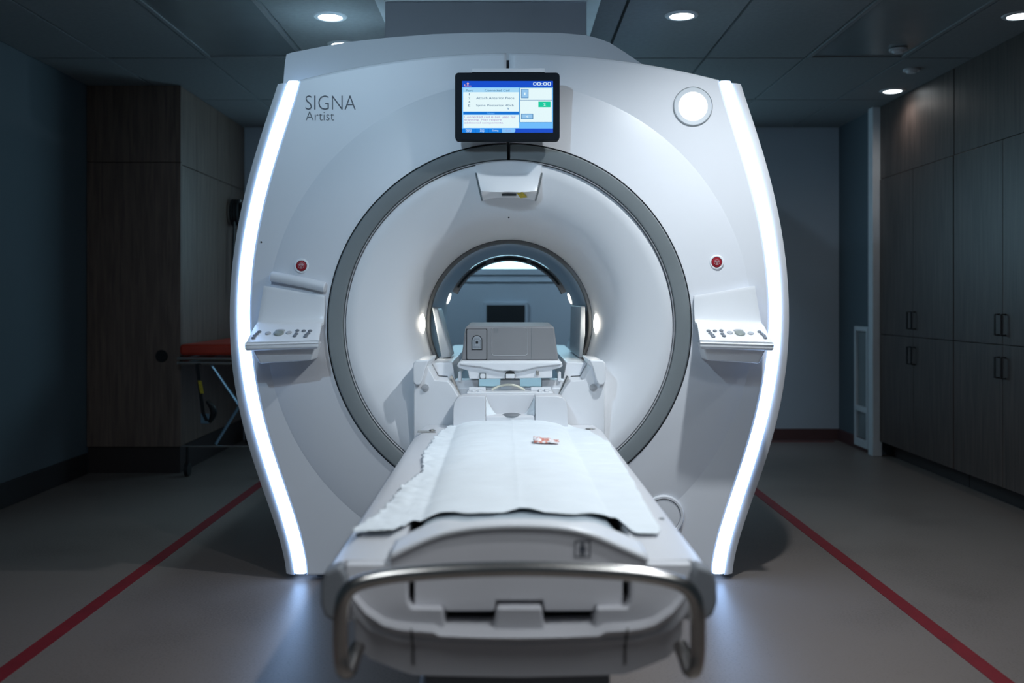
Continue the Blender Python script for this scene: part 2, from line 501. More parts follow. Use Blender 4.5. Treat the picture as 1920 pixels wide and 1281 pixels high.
def front_half(sign):
    # rings: outline bevel, outline, crease circle, dish edge
    RC, RD = .998, .745
    v = []; f = []
    prof_in = [(1.0, 'c')]
    cols = []
    for (x, z) in ho:
        dx, dz = x, z - ZC
        L = math.hypot(dx, dz); ux, uz = dx / L, dz / L
        rc = min(RC, L - .03)
        ring = []
        ring.append((x, .045, z))
        ring.append((x, .010, z))
        ring.append((x - ux * .004, .003, z - uz * .004))
        ring.append((x - ux * .012, 0, z - uz * .012))
        for t in (.5,):
            rr = (L - .012) * (1 - t) + rc * t
            ring.append((ux * rr, 0, ZC + uz * rr))
        ring.append((ux * rc, 0, ZC + uz * rc))
        for t, yy in ((.04, -.0025), (.33, -.014), (.66, -.024), (1, -.030)):
            rr = rc + (RD - rc) * t
            ring.append((ux * rr, yy, ZC + uz * rr))
        ring.append((ux * (RD - .002), .005, ZC + uz * (RD - .002)))
        cols.append(ring)
    n = len(cols[0])
    for c in cols: v += [(sign * p[0], p[1], p[2]) for p in c]
    for i in range(len(cols) - 1):
        for k in range(n - 1):
            f.append((i * n + k, i * n + k + 1, (i + 1) * n + k + 1, (i + 1) * n + k))
    off = origin(sc)
    me = bpy.data.meshes.new('front_cover')
    me.from_pydata([tuple(Vector(p) - off) for p in v], [], f)
    bm = bmesh.new(); bm.from_mesh(me)
    bmesh.ops.recalc_face_normals(bm, faces=bm.faces)
    # trim along the central seam
    bmesh.ops.bisect_plane(bm, geom=bm.verts[:] + bm.edges[:] + bm.faces[:], plane_co=(SEAM + sign * .006, 0, 0), plane_no=(-sign, 0, 0), clear_outer=True)
    # make sure the normals look at -y
    if sum(fc.normal.y * fc.calc_area() for fc in bm.faces) > 0:
        bmesh.ops.reverse_faces(bm, faces=bm.faces)
    bm.to_mesh(me); bm.free()
    me.materials.append(M['cover'])
    o = link('front_cover', me, sc, smooth=12)
    sol = o.modifiers.new('solid', 'SOLIDIFY'); sol.thickness = .012; sol.offset = -1
    return o


fc_r = front_half(1); fc_l = front_half(-1)
# dark backing behind the seams
bk = MB(); bk.revolve([(1.0, .05), (.742, .015), (.665, .03)], 0, ZC, n=96); bk.box(-.03, .03, .06, .065, 2.0, 2.155)
bk.build('seam_backing', M['rim'], sc)

# light strips and side covers
NZ = 80
for sgn in (1, -1):
    v = []; f = []
    zt = 2.056
    for i in range(NZ + 1):
        z = zt + (ZB + .008 - zt) * i / NZ
        a, b_ = IN(z) + .004, OUT(z)
        mid = (a + b_) / 2
        v += [(sgn * a, .03, z), (sgn * a, .006, z), (sgn * (a * .8 + b_ * .2), -.001, z), (sgn * mid, -.003, z), (sgn * (a * .2 + b_ * .8), .002, z), (sgn * b_, .010, z), (sgn * b_, .03, z)]
    for i in range(NZ):
        for k in range(6):
            f.append((i * 7 + k, i * 7 + k + 1, (i + 1) * 7 + k + 1, (i + 1) * 7 + k))
    f += [list(range(7)), list(range(NZ * 7, NZ * 7 + 7))]
    build('light_strip', v, f, M['strip'], sc)
    v = []; f = []
    zt = 2.050
    for i in range(NZ + 1):
        z = zt + (ZB - zt) * i / NZ
        a, c = OUT(z) + .003, SIDE(z)
        c = max(c, a + .02)
        v += [(sgn * a, .06, z), (sgn * a, .018, z), (sgn * (a + (c - a) * .35), .020, z), (sgn * (a + (c - a) * .8), .036, z), (sgn * c, .070, z), (sgn * (c + .004), .14, z),
              (sgn * (c + .004), .9, z), (sgn * (c - .02), 1.75, z), (sgn * (c - .08), 1.85, z)]
    n = 9
    for i in range(NZ):
        for k in range(n - 1):
            f.append((i * n + k, i * n + k + 1, (i + 1) * n + k + 1, (i + 1) * n + k))
    f += [list(range(n)), list(range(NZ * n, NZ * n + n))]
    build('side_cover', v, f, M['cover'], sc)

# top hood
hp = [(529, 175), (531, 158), (534, 120), (537, 102), (545, 99), (600, 88), (660, 78), (722, 71), (811, 64), (880, 61.5), (950, 60.5), (1010, 61), (1053, 62), (1098, 66), (1122, 72), (1143, 80), (1170, 97), (1198, 116), (1230, 140), (1240, 175)]
v = []; n = len(hp)
front = []
for px, py in hp:
    y = .10 + (175 - py) / 115 * .20
    x, z = W(px, py, y); front.append((x, y, z))
back = [(x * .96 - .0, 1.80, z - .02) for x, y, z in front]
mid = [(x, y + .03, z + .008) for x, y, z in front]
v = front + mid + back
f = [list(range(n))]
for i in range(n - 1):
    f += [(i, i + 1, n + i + 1, n + i), (n + i, n + i + 1, 2 * n + i + 1, 2 * n + i)]
f += [[2 * n + i for i in range(n - 1, -1, -1)]]
build('top_hood', v, f, M['cover'], sc, smooth=40)
# rear cover with the back mouth of the bore
rv = MB()
cols = [(x, z) for x, z in ho] + [(-x, z) for x, z in reversed(ho[1:-1])]
vv = []
for x, z in cols:
    L = math.hypot(x, z - ZC); ux, uz = x / L, (z - ZC) / L
    vv += [(x * 1.0, 1.85, z), (ux * .47, 1.90, ZC + uz * .47), (ux * .42, 1.86, ZC + uz * .42)]
ff = []
N_ = len(cols)
for i in range(N_):
    j = (i + 1) % N_
    for k in range(2): ff.append((i * 3 + k, j * 3 + k, j * 3 + k + 1, i * 3 + k + 1))
build('rear_cover', vv, ff, M['cover'], sc)
# base plinth, set back
box('plinth', -.80, .80, .06, 1.8, 0, .03, M['rim'], sc)

# grey bezel ring, split at the seam
for sgn in (1, -1):
    rg = MB()
    prof = [(.739, .02), (.739, -.034), (.734, -.040), (.685, -.038), (.679, -.035), (.6765, -.030), (.6765, .02)]
    a = math.degrees(math.asin(.006 / .73))
    if sgn > 0: rg.revolve(prof, SEAM + 0.006, ZC, -90, 90 - a * .6, n=96)
    else: rg.revolve(prof, SEAM + 0.006, ZC, 90 + a * 1.6, 270, n=96)
    rg.build('bezel_ring', M['ring'], sc)
lip = MB(); lip.revolve([(.6745, .02), (.6745, -.030), (.6725, -.0325), (.6705, -.030), (.6705, .02)], 0, ZC, n=128)
lip.build('ring_lip', M['midgrey'], sc)

# funnel-shaped bore mouth
fun = [(.668, .02), (.668, -.020), (.664, -.023), (.62, -.012), (.58, .001), (.54, .016), (.50, .037), (.47, .060), (.445, .092), (.426, .138), (.410, .205), (.398, .30), (.389, .41), (.383, .498)]
MB().revolve(fun, 0, ZC, n=128).build('bore_funnel', M['funnel'], sc, smooth=60)
MB().revolve([(.383, .499), (.380, .493), (.369, .493), (.365, .50), (.365, .53)], 0, ZC, n=128).build('bore_rim', M['rim'], sc)
MB().revolve([(.366, .52), (.366, 1.0), (.366, 1.66), (.378, 1.74), (.42, 1.86)], 0, ZC, n=128).build('bore_liner', M['liner'], sc, smooth=60)
fl = MB().revolve([(.364, 1.655), (.364, 1.64), (.334, 1.64), (.330, 1.648), (.330, 1.66)], 0, ZC, 25, 155, n=64).build('bore_flange', M['coilgrey'], sc)
for a0, a1 in ((34, 69), (73, 105), (113, 149)):
    MB().revolve([(.353, 1.636), (.353, 1.641), (.340, 1.641), (.340, 1.636)], 0, ZC, a0, a1, n=24, closed=True).build('air_slot', M['black'], fl)
# bore lamps
for sgn in (1, -1):
    o = MB().ell((0, 0, 0), .012, .045, .048, n=20).build('bore_lamp', M['warm'], sc, loc=(sgn * .394, .39, ZC - .002))
    o.rotation_euler = (0, 0, -sgn * .28)
    o = MB().ell((0, 0, 0), .006, .05, .032, n=20).build('bore_lamp', M['warmlow'], sc, loc=(sgn * .3435, 1.56, 1.165))
    o.rotation_euler = (0, -sgn * math.radians(18.5), 0)

# bridge rails and deck inside the bore
for sgn in (1, -1):
    poly = [(sgn * .330, .888), (sgn * .243, .892), (sgn * .236, .86), (sgn * .226, .806), (sgn * .246, .808), (sgn * .262, .832), (sgn * .300, .834)]
    prism('bridge_rail', poly, .13, 1.82, M['white'], sc, bevel=.004)
box('bore_deck', -.17, .17, .20, 1.82, .722, .742, M['white'], sc, bevel=.004)

# docking pillars
PL = [(777, 683), (781, 677), (808, 675), (803, 686), (817, 712.6), (841, 714.6), (850, 725), (860, 742), (872, 760), (872, 905), (777, 905)]
for sgn in (1, -1):
    poly = []
    for px, py in PL:
        x, z = W(px, py, -.06); poly.append((sgn * -1 * (x - .004) if False else sgn * abs(x - .003), z))
    p_ = prism('dock_pillar', poly, -.06, .30, M['white'], sc, bevel=.005)
    cp = []
    for px, py in [(776, 682), (781, 676), (807, 675), (800, 690), (794, 712), (789, 722), (780, 722), (776, 716)]:
        x, z = W(px, py, -.085); cp.append((sgn * abs(x - .003), z))
    prism('pillar_cap', cp, -.09, -.04, M['white'], p_, bevel=.006)
    kx, kz = W(799, 727, -.06)
    kb = MB(); kb.cyl((sgn * abs(kx - .003), -.056, kz), (0, -1, 0), .016, .010, n=24, r2=.014); kb.cyl((sgn * abs(kx - .003), -.066, kz), (0, -1, 0), .007, .004, n=16)
    kb.build('knob', M['midgrey'], p_)
# cross beam and cable ledge between the pillars
cb = MB()
for a, b_, t, bt in ((853, 897, 713, 745), (938, 975, 713, 745), (1016, 1060, 713, 745), (850, 1062, 727.5, 746)):
    x0, z1 = W(a, t, .06); x1, z0 = W(b_, bt, .06); cb.box(x0, x1, .06 if t < 720 else .055, .16, z0, z1)
for a in (862, 1049):
    x0, z1 = W(a - 3, 698, .05); x1, z0 = W(a + 3, 716, .05); cb.box(x0, x1, .05, .10, z0, z1)
cb.build('cross_beam', M['white'], sc, bevel=.003)
for sgn in (1, -1):       # inclined metal struts beside the beam
    a = W(845, 706, .04); b_ = W(861, 741, .04)
    MB().tube([(sgn * abs(a[0]), .05, a[1]), (sgn * abs((a[0] + b_[0]) / 2), .045, (a[1] + b_[1]) / 2), (sgn * abs(b_[0]), .04, b_[1])], .008, n=8).build('strut', M['steel'], sc)

# round service cap low right
x, z = W(1243, 966, 0)
cap = MB(); cap.revolve([(.085, .01), (.085, -.016), (.080, -.022), (.072, -.022), (.070, -.018), (.070, .0)], x, z, n=48)
cp_ = cap.build('service_cap', M['cover'], sc)
MB().revolve([(.0685, .0), (.0685, -.014), (.064, -.018), (.03, -.020), (.0001, -.020)], x, z, n=48).build('cap_disc', M['cover'], cp_)

# status lamp upper right
x, z = W(1299, 200, 0)
sl = MB().revolve([(.0785, .006), (.0785, -.003), (.0755, -.006), (.060, -.006), (.058, -.002)], x, z, n=64).build('status_lamp', M['frame'], sc)
MB().revolve([(.0595, -.002), (.058, -.007), (.0001, -.009)], x, z, n=64).build('lamp_face', M['lamp'], sl)
MB().revolve([(.0815, .004), (.0815, -.0025), (.0795, -.0025), (.0795, .004)], x, z, n=64).build('lamp_rim', M['ring'], sl)

# lettering
lt = MB()
for txt, x0, x1, y0, y1 in (('SIGNA', 572.7, 667, 206, 179), ('Artist', 573.4, 626.5, 226, 209)):
    a = W(x0, y0, -.001); b_ = W(x1, y1, -.001)
    v2, f2 = text_shape(txt, a[0], b_[0], a[1], b_[1], thin=-.013)
    lt.add([(p[0], -.0014, p[1]) for p in v2], f2)
lt.build('lettering', M['text'], sc, smooth=0, fixn=False)

# emergency buttons
for px, py in ((566, 499), (1343, 492)):
    yb = .012
    x, z = W(px, py, yb)
    r_ = math.hypot(x, z - ZC)
    yb = -max(0, (.998 - r_) / (.998 - .745) * .031)
    x, z = W(px, py, yb)
    rg = MB().revolve([(.030, yb + .004), (.030, yb - .008), (.027, yb - .011), (.0225, yb - .011), (.0215, yb - .004)], x, z, n=40).build('stop_button', M['white'], sc)
    MB().revolve([(.0215, yb), (.0215, yb - .008), (.019, yb - .012), (.0001, yb - .014)], x, z, n=40).build('button_cap', M['red'], rg)
    sy = MB(); sy.revolve([(.0115, yb - .0150), (.0103, yb - .0150)], x, z, n=32)
    tri = [(x + .0095 * math.cos(math.radians(a)), yb - .0152, z + .0095 * math.sin(math.radians(a))) for a in (-90, 30, 150, 270)]
    for a, b_ in zip(tri[:-1], tri[1:]): sy.tube([a, b_], .0008, n=6)
    sy.tube([(x, yb - .0152, z - .004), (x, yb - .0152, z + .004)], .0009, n=6)
    sy.build('stop_symbol', M['pale'], rg, smooth=0)
# microphone pinholes
for px, py, yy in ((490, 454, -.0005), (954, 408, .062)):
    x, z = W(px, py, yy)
    MB().cyl((x, yy - .002, z), (0, 1, 0), .0035, .004, n=16).build('pinhole', M['black'], sc)

# display monitor over the bore
MY = -.145
x0, z1 = W(853, 136, MY); x1, z0 = W(1049.5, 263, MY)


def rrect(x0, x1, z0, z1, r, n=6):
    pts = []
    for cx, cz, a in ((x1 - r, z1 - r, 0), (x0 + r, z1 - r, 90), (x0 + r, z0 + r, 180), (x1 - r, z0 + r, 270)):
        pts += [(cx + r * math.cos(math.radians(a + 90 * i / n)), cz + r * math.sin(math.radians(a + 90 * i / n))) for i in range(n + 1)]
    return pts


mon = prism('display_monitor', rrect(x0, x1, z0, z1, .015), MY, MY + .05, M['bezel'], sc, bevel=.003)
box('monitor_back', x0 + .04, x1 - .04, MY + .05, .06, z0 + .06, z1 - .012, M['cover'], mon, bevel=.01)
a = W(885, 131, MY + .03); b_ = W(1021, 136.5, MY + .03)
box('monitor_ledge', a[0], b_[0], MY + .004, MY + .06, b_[1] - .004, a[1], M['white'], mon, bevel=.001)
SM = [emit('screen_' + nme, srgb(*c), .95) for nme, c in (('sky', (110, 190, 255)), ('deep_blue', (0, 74, 205)), ('pale_header', (165, 218, 250)), ('white', (232, 252, 255)), ('blue_bar', (0, 112, 212)),
      ('tab', (0, 128, 232)), ('tab_light', (130, 195, 255)), ('grey_blue', (70, 130, 180)), ('green', (0, 205, 160)), ('box_blue', (150, 200, 240)), ('ink', (25, 95, 140)), ('mauve', (165, 130, 200)), ('peach', (255, 190, 170)), ('red', (255, 90, 90)))]
SI = {k: i for i, k in enumerate(('sky', 'deep', 'head', 'white', 'bar', 'tab', 'tabl', 'grey', 'green', 'box', 'ink', 'mauve', 'peach', 'red'))}
scr = MB()


def sxy(u, v_): return W(840 + u / 8, 120 + v_ / 8, MY)


def srect(u0, v0, u1, v1, c, lay):
    a = sxy(u0, v1); b2 = sxy(u1, v0); y = MY - .0006 - .0003 * lay
    scr.add([(a[0], y, a[1]), (b2[0], y, a[1]), (b2[0], y, b2[1]), (a[0], y, b2[1])], [(0, 1, 2, 3)], SI[c])


def stext(t, u0, v0, u1, v1, c, lay=4, thin=0.0):
    a = sxy(u0, v1); b2 = sxy(u1, v0); y = MY - .0006 - .0003 * lay
    v2, f2 = text_shape(t, a[0], b2[0], a[1], b2[1], thin)
    scr.add([(p[0], y, p[1]) for p in v2], f2, SI[c])


srect(210, 255, 1575, 1030, 'sky', 0); srect(210, 255, 1575, 350, 'deep', 1)
srect(228, 360, 1065, 425, 'head', 1); srect(228, 425, 1065, 715, 'white', 1); srect(230, 718, 1065, 760, 'bar', 1); srect(230, 765, 1065, 960, 'white', 1)
srect(1074, 356, 1560, 876, 'grey', 1)
srect(1082, 362, 1558, 541, 'white', 2); srect(1082, 549, 1558, 872, 'white', 2)
srect(210, 968, 1575, 1030, 'deep', 1); srect(215, 968, 413, 1030, 'tab', 2); srect(417, 968, 610, 1030, 'tab', 2); srect(614, 968, 805, 1030, 'tab', 2)
a = [sxy(808, 1030), sxy(992, 1030), sxy(1010, 1010), sxy(1010, 968), sxy(808, 968)]
scr.add([(p[0], MY - .0012, p[1]) for p in a], [(0, 1, 2, 3, 4)], SI['tabl'])
srect(1097, 377, 1207, 515, 'grey', 3); srect(1106, 386, 1198, 506, 'box', 4)
srect(1355, 565, 1538, 650, 'green', 3)
srect(1097, 747, 1278, 830, 'grey', 3); srect(1108, 757, 1267, 820, 'box', 4)
stext('00:00', 1275, 272, 1545, 328, 'white'); stext('Port', 268, 384, 370, 418, 'ink'); stext('Connected Coil', 552, 380, 922, 415, 'ink')
for t, v0 in (('1', 440), ('2', 496), ('4', 552), ('E', 609)): stext(t, 314 if t == '1' else 306, v0, 324 if t == '1' else 332, v0 + 34, 'ink')
stext('Attach Anterior Piece', 422, 494, 992, 530, 'ink'); stext('Spine Posterior 40ch', 422, 606, 985, 645, 'ink')
stext('Notes', 592, 727, 700, 755, 'sky')
stext('Connected coil is not used for', 242, 778, 1015, 812, 'mauve'); stext('scanning. May require', 246, 824, 806, 862, 'mauve'); stext('additional components.', 244, 869, 836, 905, 'mauve')
stext('Patient', 265, 976, 358, 1000, 'white'); stext('Setup', 275, 1004, 350, 1028, 'white'); stext('Scan', 480, 976, 543, 998, 'white'); stext('Prep', 480, 1004, 545, 1028, 'white')
stext('Gating', 660, 986, 755, 1018, 'white'); stext('Coils', 868, 988, 944, 1012, 'mauve')
stext('1', 1142, 430, 1162, 470, 'white', 5); stext('2', 1430, 590, 1466, 628, 'white', 5); stext('4', 1168, 772, 1206, 808, 'white', 5)
srect(248, 328, 348, 336, 'peach', 3); srect(248, 308, 256, 336, 'peach', 3); srect(290, 298, 306, 322, 'peach', 3)
a = [sxy(275, 302), sxy(321, 302), sxy(298, 278)]
scr.add([(p[0], MY - .0015, p[1]) for p in a], [(0, 1, 2)], SI['peach'])
a = [sxy(896, 652), sxy(914, 676), sxy(905, 676), sxy(912, 686), sxy(906, 686), sxy(896, 678)]
scr.add([(p[0], MY - .0015, p[1]) for p in a], [(5, 4, 3, 2, 1, 0)], SI['grey'])
scr.build('screen', SM, mon, smooth=0, fixn=False)

# housing over the bore (laser / camera pod)
def pod(pts, name, m, parent):
    pass


hv = []
# rows: top arc, below recess, ledge, lower lip, bottom edge; each left..right
rows = [
    ([(891, 308), (922, 303), (953, 301.5), (985, 303), (1017, 308)], [.100, .098, .098, .098, .100]),
    ([(895, 326), (920, 324), (953, 323), (986, 324), (1013, 326)], [.090, .105, .108, .105, .090]),
    ([(899, 345), (925, 344), (953, 344), (982, 344), (1009, 345)], [.080, .085, .088, .085, .080]),
    ([(902, 358), (928, 360), (953, 359.5), (980, 360), (1006, 358)], [.072, .030, .030, .030, .072]),
    ([(905, 373), (925, 370), (953, 369), (980, 370), (1003, 373)], [.105, .085, .085, .085, .105]),
    ([(906, 376), (928, 372), (953, 371), (980, 372), (1002, 376)], [.16, .18, .18, .18, .16]),
]
for pts, ys in rows:
    pts2 = smoothpts([(p[0], p[1], y) for p, y in zip(pts, ys)], 4)
    for p in pts2:
        yy = p[2] - .125; x, z = W(p[0], p[1], yy); hv.append((x, yy, z))
nC = 17
hf = [(i * nC + k, i * nC + k + 1, (i + 1) * nC + k + 1, (i + 1) * nC + k) for i in range(len(rows) - 1) for k in range(nC - 1)]
# skirts to the funnel
kk = len(hv)
for i in range(len(rows)): hv.append((hv[i * nC][0], .09, hv[i * nC][2]))
for i in range(len(rows)): hv.append((hv[i * nC + nC - 1][0], .09, hv[i * nC + nC - 1][2]))
for i in range(len(rows) - 1):
    hf.append((i * nC, (i + 1) * nC, kk + i + 1, kk + i)); hf.append((i * nC + nC - 1, kk + len(rows) + i, kk + len(rows) + i + 1, (i + 1) * nC + nC - 1))
ph = build('projector_housing', hv, hf, M['white'], sc, smooth=50)
a = W(941, 364, -.07); b_ = W(968, 366.5, -.07)
o = box('slot', a[0], b_[0], -.079, -.055, b_[1] - .001, a[1], M['black'], ph)
lb_ = [W(969, 362.5, -.08), W(979, 360.5, -.08), W(989, 370, -.06), W(976, 371, -.06)]
build('warning_label', [(p[0], yy, p[1]) for p, yy in zip(lb_, (-.085, -.097, -.063, -.057))] + [(p[0], yy + .004, p[1]) for p, yy in zip(lb_, (-.081, -.091, -.057, -.051))],
      [(0, 1, 2, 3), (7, 6, 5, 4), (0, 4, 5, 1), (1, 5, 6, 2), (2, 6, 7, 3), (3, 7, 4, 0)], M['yellow'], ph, smooth=0)
for side, pts in ((-1, [(888, 307), (892.5, 326), (896.5, 345), (900, 360), (903.5, 375)]), (1, [(1020, 307), (1016, 326), (1012, 345), (1009, 360), (1004.5, 375)])):
    g = []
    for px, py in pts:
        x, z = W(px, py, -.01); rr = math.hypot(x, z - ZC)
        g.append((x, np.interp(rr, [f_[0] for f_ in fun[::-1]], [f_[1] for f_ in fun[::-1]]) - .0005, z))
    MB().tube(g, .0035, n=8).build('groove', M['ring'], ph)


# control consoles
def console(sgn):
    def P(px, py, y):
        x, z = W(px, py, y); return (sgn * abs(x - .001), y, z)
    le = [(495, 536, -.035), (489, 572, -.037), (484, 600, -.044), (482, 607, -.056), (478, 612, -.085), (461, 644, -.218), (459.5, 648, -.226), (460, 655, -.226), (464, 658, -.215)]
    re = [(609, 555, -.048), (609, 580, -.049), (608, 597, -.054), (607, 604, -.064), (603, 609, -.090), (598, 640, -.218), (597.5, 644, -.226), (597, 651, -.226), (594, 654, -.215)]
    L_ = smoothpts(le, 4); R_ = smoothpts(re, 4); v = []; K = 12
    for p, q in zip(L_, R_):
        for k in range(K + 1):
            t = k / K
            c = p * (1 - t) + q * t; v.append(P(*c))
    n = K + 1
    f = [(i * n + k, i * n + k + 1, (i + 1) * n + k + 1, (i + 1) * n + k) for i in range(len(L_) - 1) for k in range(K)]
    if sgn > 0: f = [tuple(reversed(q)) for q in f]
    # front lip, rounded
    o = build('control_panel', v, f, M['white'], sc, smooth=60, fixn=False)
    nrm = sum((p.normal * p.area for p in o.data.polygons), Vector())
    if nrm.y > 0: o.data.flip_normals()
    sm = o.modifiers.new('solid', 'SOLIDIFY'); sm.thickness = .012; sm.offset = -1
    bv = o.modifiers.new('bevel', 'BEVEL'); bv.width = .004; bv.segments = 2; bv.limit_method = 'ANGLE'; bv.angle_limit = math.radians(60)
    # box below the shelf
    a = [P(474, 655, -.20), P(592, 650, -.20), P(584, 676, -.17), P(488, 682, -.17)]
    t = [P(480, 640, .03), P(604, 640, -.03), P(596, 672, -.03), P(490, 680, .03)]
    build('panel_underside', a + t, [(0, 1, 2, 3), (4, 7, 6, 5), (0, 4, 5, 1), (1, 5, 6, 2), (2, 6, 7, 3), (3, 7, 4, 0)], M['white'], o, bevel=.006, bseg=3)
    # backing block between plate and cover
    a = [P(497, 541, -.022), P(606, 560, -.036), P(602, 612, -.04), P(486, 612, -.02)]
    t = [(q[0], .075, q[2]) for q in a]
    build('panel_back', a + t, [(0, 1, 2, 3), (4, 7, 6, 5), (0, 4, 5, 1), (1, 5, 6, 2), (2, 6, 7, 3), (3, 7, 4, 0)], M['cover'], o)
    spots = [(475.7, 634.5), (478, 630.5), (482, 627), (486.6, 623), (553, 631), (556, 627), (558, 621), (570, 621.5), (582, 621.5), (578.5, 626), (575, 629), (573, 632)]
    def on_shelf(px, py):
        t = (px - 467) / 137.0; y = (-.085 * (1 - t) - .090 * t) - (.133 * (1 - t) + .128 * t) * (py - (612 * (1 - t) + 609 * t)) / (32 * (1 - t) + 31 * t)
        return P(px, py - 1.0, y - .002)
    me = None
    for px, py in spots:
        x, y, z = on_shelf(px, py)
        if me is None:
            b0 = MB().ell((0, 0, 0), .0085, .0085, .0045, n=14).build('button', M['btn'], o, loc=(x, y, z)); me = b0.data
        else:
            b0 = bpy.data.objects.new('button', me); COL.objects.link(b0); b0.parent = o
        b0.location = Vector((x, y, z)) - origin(o); b0.rotation_euler = (math.radians(26), 0, 0)
    for px, py, rx, ry, h, kind in ((523, 625.5, .021, .022, .006, 'dial'), (526, 620.5, .020, .010, .003, 'touch_key'), (503, 625.5, .012, .013, .003, 'touch_key'), (542, 624.5, .012, .013, .003, 'touch_key')):
        x, y, z = on_shelf(px, py)
        b0 = MB().ell((0, 0, 0), rx, ry, h, n=20).build(kind, M['dial'] if kind == 'dial' else M['midgrey'], o, loc=(x, y, z))
        b0.rotation_euler = (math.radians(26), 0, 0)
    return o


cl = console(-1); cr = console(1)
# roll bar above the left console
a = smoothpts([(507, 518, -.002), (540, 524, -.010), (575, 531, -.018), (610, 539, -.026)], 3)
rb = []
for p in a:
    x, z = W(p[0], p[1], p[2] - .03)
    rb.append((x, p[2] - .02, z))
MB().tube(rb, .021, n=16).build('padded_roll', M['cover'], sc, bevel=.006)

# ================================================================== PATIENT TABLE (local bed frame)
BX, BR = .003, .007
bed = thing('patient_table', 'white detachable patient table with curved steel push handle in front of the bore', 'table', (BX, 0, 0), rotz=BR, local=True)


def B(px, py, y):
    x, z = W(px, py, y)
    return (x - (BX - BR * y), z)


YE = -2.16
for sgn in (1, -1):
    # side rail: flat top, chamfer, side
    poly = [(sgn * .238, .650), (sgn * .334, .650), (sgn * .369, .628), (sgn * .371, .575), (sgn * .355, .555), (sgn * .30, .54), (sgn * .238, .56)]
    prism('side_rail', poly, -2.13, -.066, M['bedwhite'], bed, bevel=.003)
    cp = [(sgn * .338, .651), (sgn * .366, .640), (sgn * .3735, .615), (sgn * .374, .580), (sgn * .366, .558), (sgn * .350, .546), (sgn * .333, .552), (sgn * .325, .58), (sgn * .325, .63)]
    prism('end_bumper', cp, -2.185, -2.128, M['capgrey'], bed, bevel=.008, bseg=3)
    box('rail_end', min(sgn * .242, sgn * .33), max(sgn * .242, sgn * .33), -2.158, -2.13, .54, .648, M['bedwhite'], bed, bevel=.004)
# deck, mattress
box('table_deck', -.30, .30, -2.08, -.07, .47, .60, M['bedgrey'], bed, bevel=.01)
mv = []; mf = []
NX, NY = 20, 30
for j in range(NY + 1):
    y = -1.98 + (1.98 - .20) * j / NY
    for i in range(NX + 1):
        x = -.225 + .45 * i / NX
        e = 1 - abs(x / .225) ** 4
        mv.append((x, y, .630 + .042 * max(e, 0) ** .5))
for j in range(NY):
    for i in range(NX): mf.append((j * (NX + 1) + i, j * (NX + 1) + i + 1, (j + 1) * (NX + 1) + i + 1, (j + 1) * (NX + 1) + i))
o = build('mattress', mv, mf, M['pad'], bed, smooth=60)
so = o.modifiers.new('s', 'SOLIDIFY'); so.thickness = .04; so.offset = -1
# end board with arched white top
arch = [(732, 1046), (775, 1024), (824, 1004), (870, 994), (905, 990), (966, 987.5), (1047, 991), (1108, 1004), (1169, 1030), (1214, 1050)]
ap = [tuple(p) for p in smoothpts([(p[0], p[1], 0) for p in arch], 4)]
top = [B(p[0], p[1], YE) for p in ap]
low = [B(p[0], p[1], YE) for p in [(1218, 1085), (1168, 1090), (1168, 1137), (1116, 1137), (1112, 1147), (1021, 1147), (1018, 1127), (930, 1127), (927, 1147), (835, 1147), (830, 1137), (777, 1137), (777, 1090), (730, 1085)]]
prism('end_board', top + low, YE, YE + .07, M['bedgrey'], bed, bevel=.004)
# white rolled rim along the arch, sloping back to the mattress
rim = []
rv_ = []; n = len(ap)
for k, (dy, dz) in enumerate(((-.003, -.004), (-.002, .001), (.004, .003), (.035, .004), (.045, -.002))):
    for p in ap:
        x, z = B(p[0], p[1], YE)
        q = min(1, max(0, (abs(x) - .09) / .08)); q = q * q * (3 - 2 * q)
        rv_.append((x, YE + dy + (q * .075 if k > 2 else 0), z + dz))
rf_ = [(k * n + i, k * n + i + 1, (k + 1) * n + i + 1, (k + 1) * n + i) for k in range(4) for i in range(n - 1)]
o = build('end_board_rim', rv_, rf_, M['white'], bed, smooth=20)
so = o.modifiers.new('s', 'SOLIDIFY'); so.thickness = .004; so.offset = 1
# dark cavity behind the fascia
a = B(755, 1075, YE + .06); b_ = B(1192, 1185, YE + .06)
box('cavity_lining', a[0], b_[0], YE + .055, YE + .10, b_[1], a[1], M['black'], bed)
# fascia with the stepped cutout
fasc = [(655, 1112), (668, 1098), (764, 1086), (764, 1130), (772, 1141), (830, 1142), (834, 1176), (926, 1178), (932, 1141), (1016, 1141), (1021, 1178), (1114, 1176), (1119, 1142), (1176, 1141), (1184, 1130), (1184, 1086), (1284, 1098), (1296, 1112), (1292, 1150), (1262, 1185), (1200, 1205), (970, 1215), (745, 1205), (690, 1185), (660, 1150)]
prism('front_fascia', [B(p[0], p[1], YE - .02) for p in fasc], YE - .02, YE + .05, M['bedgrey'], bed, bevel=.005)
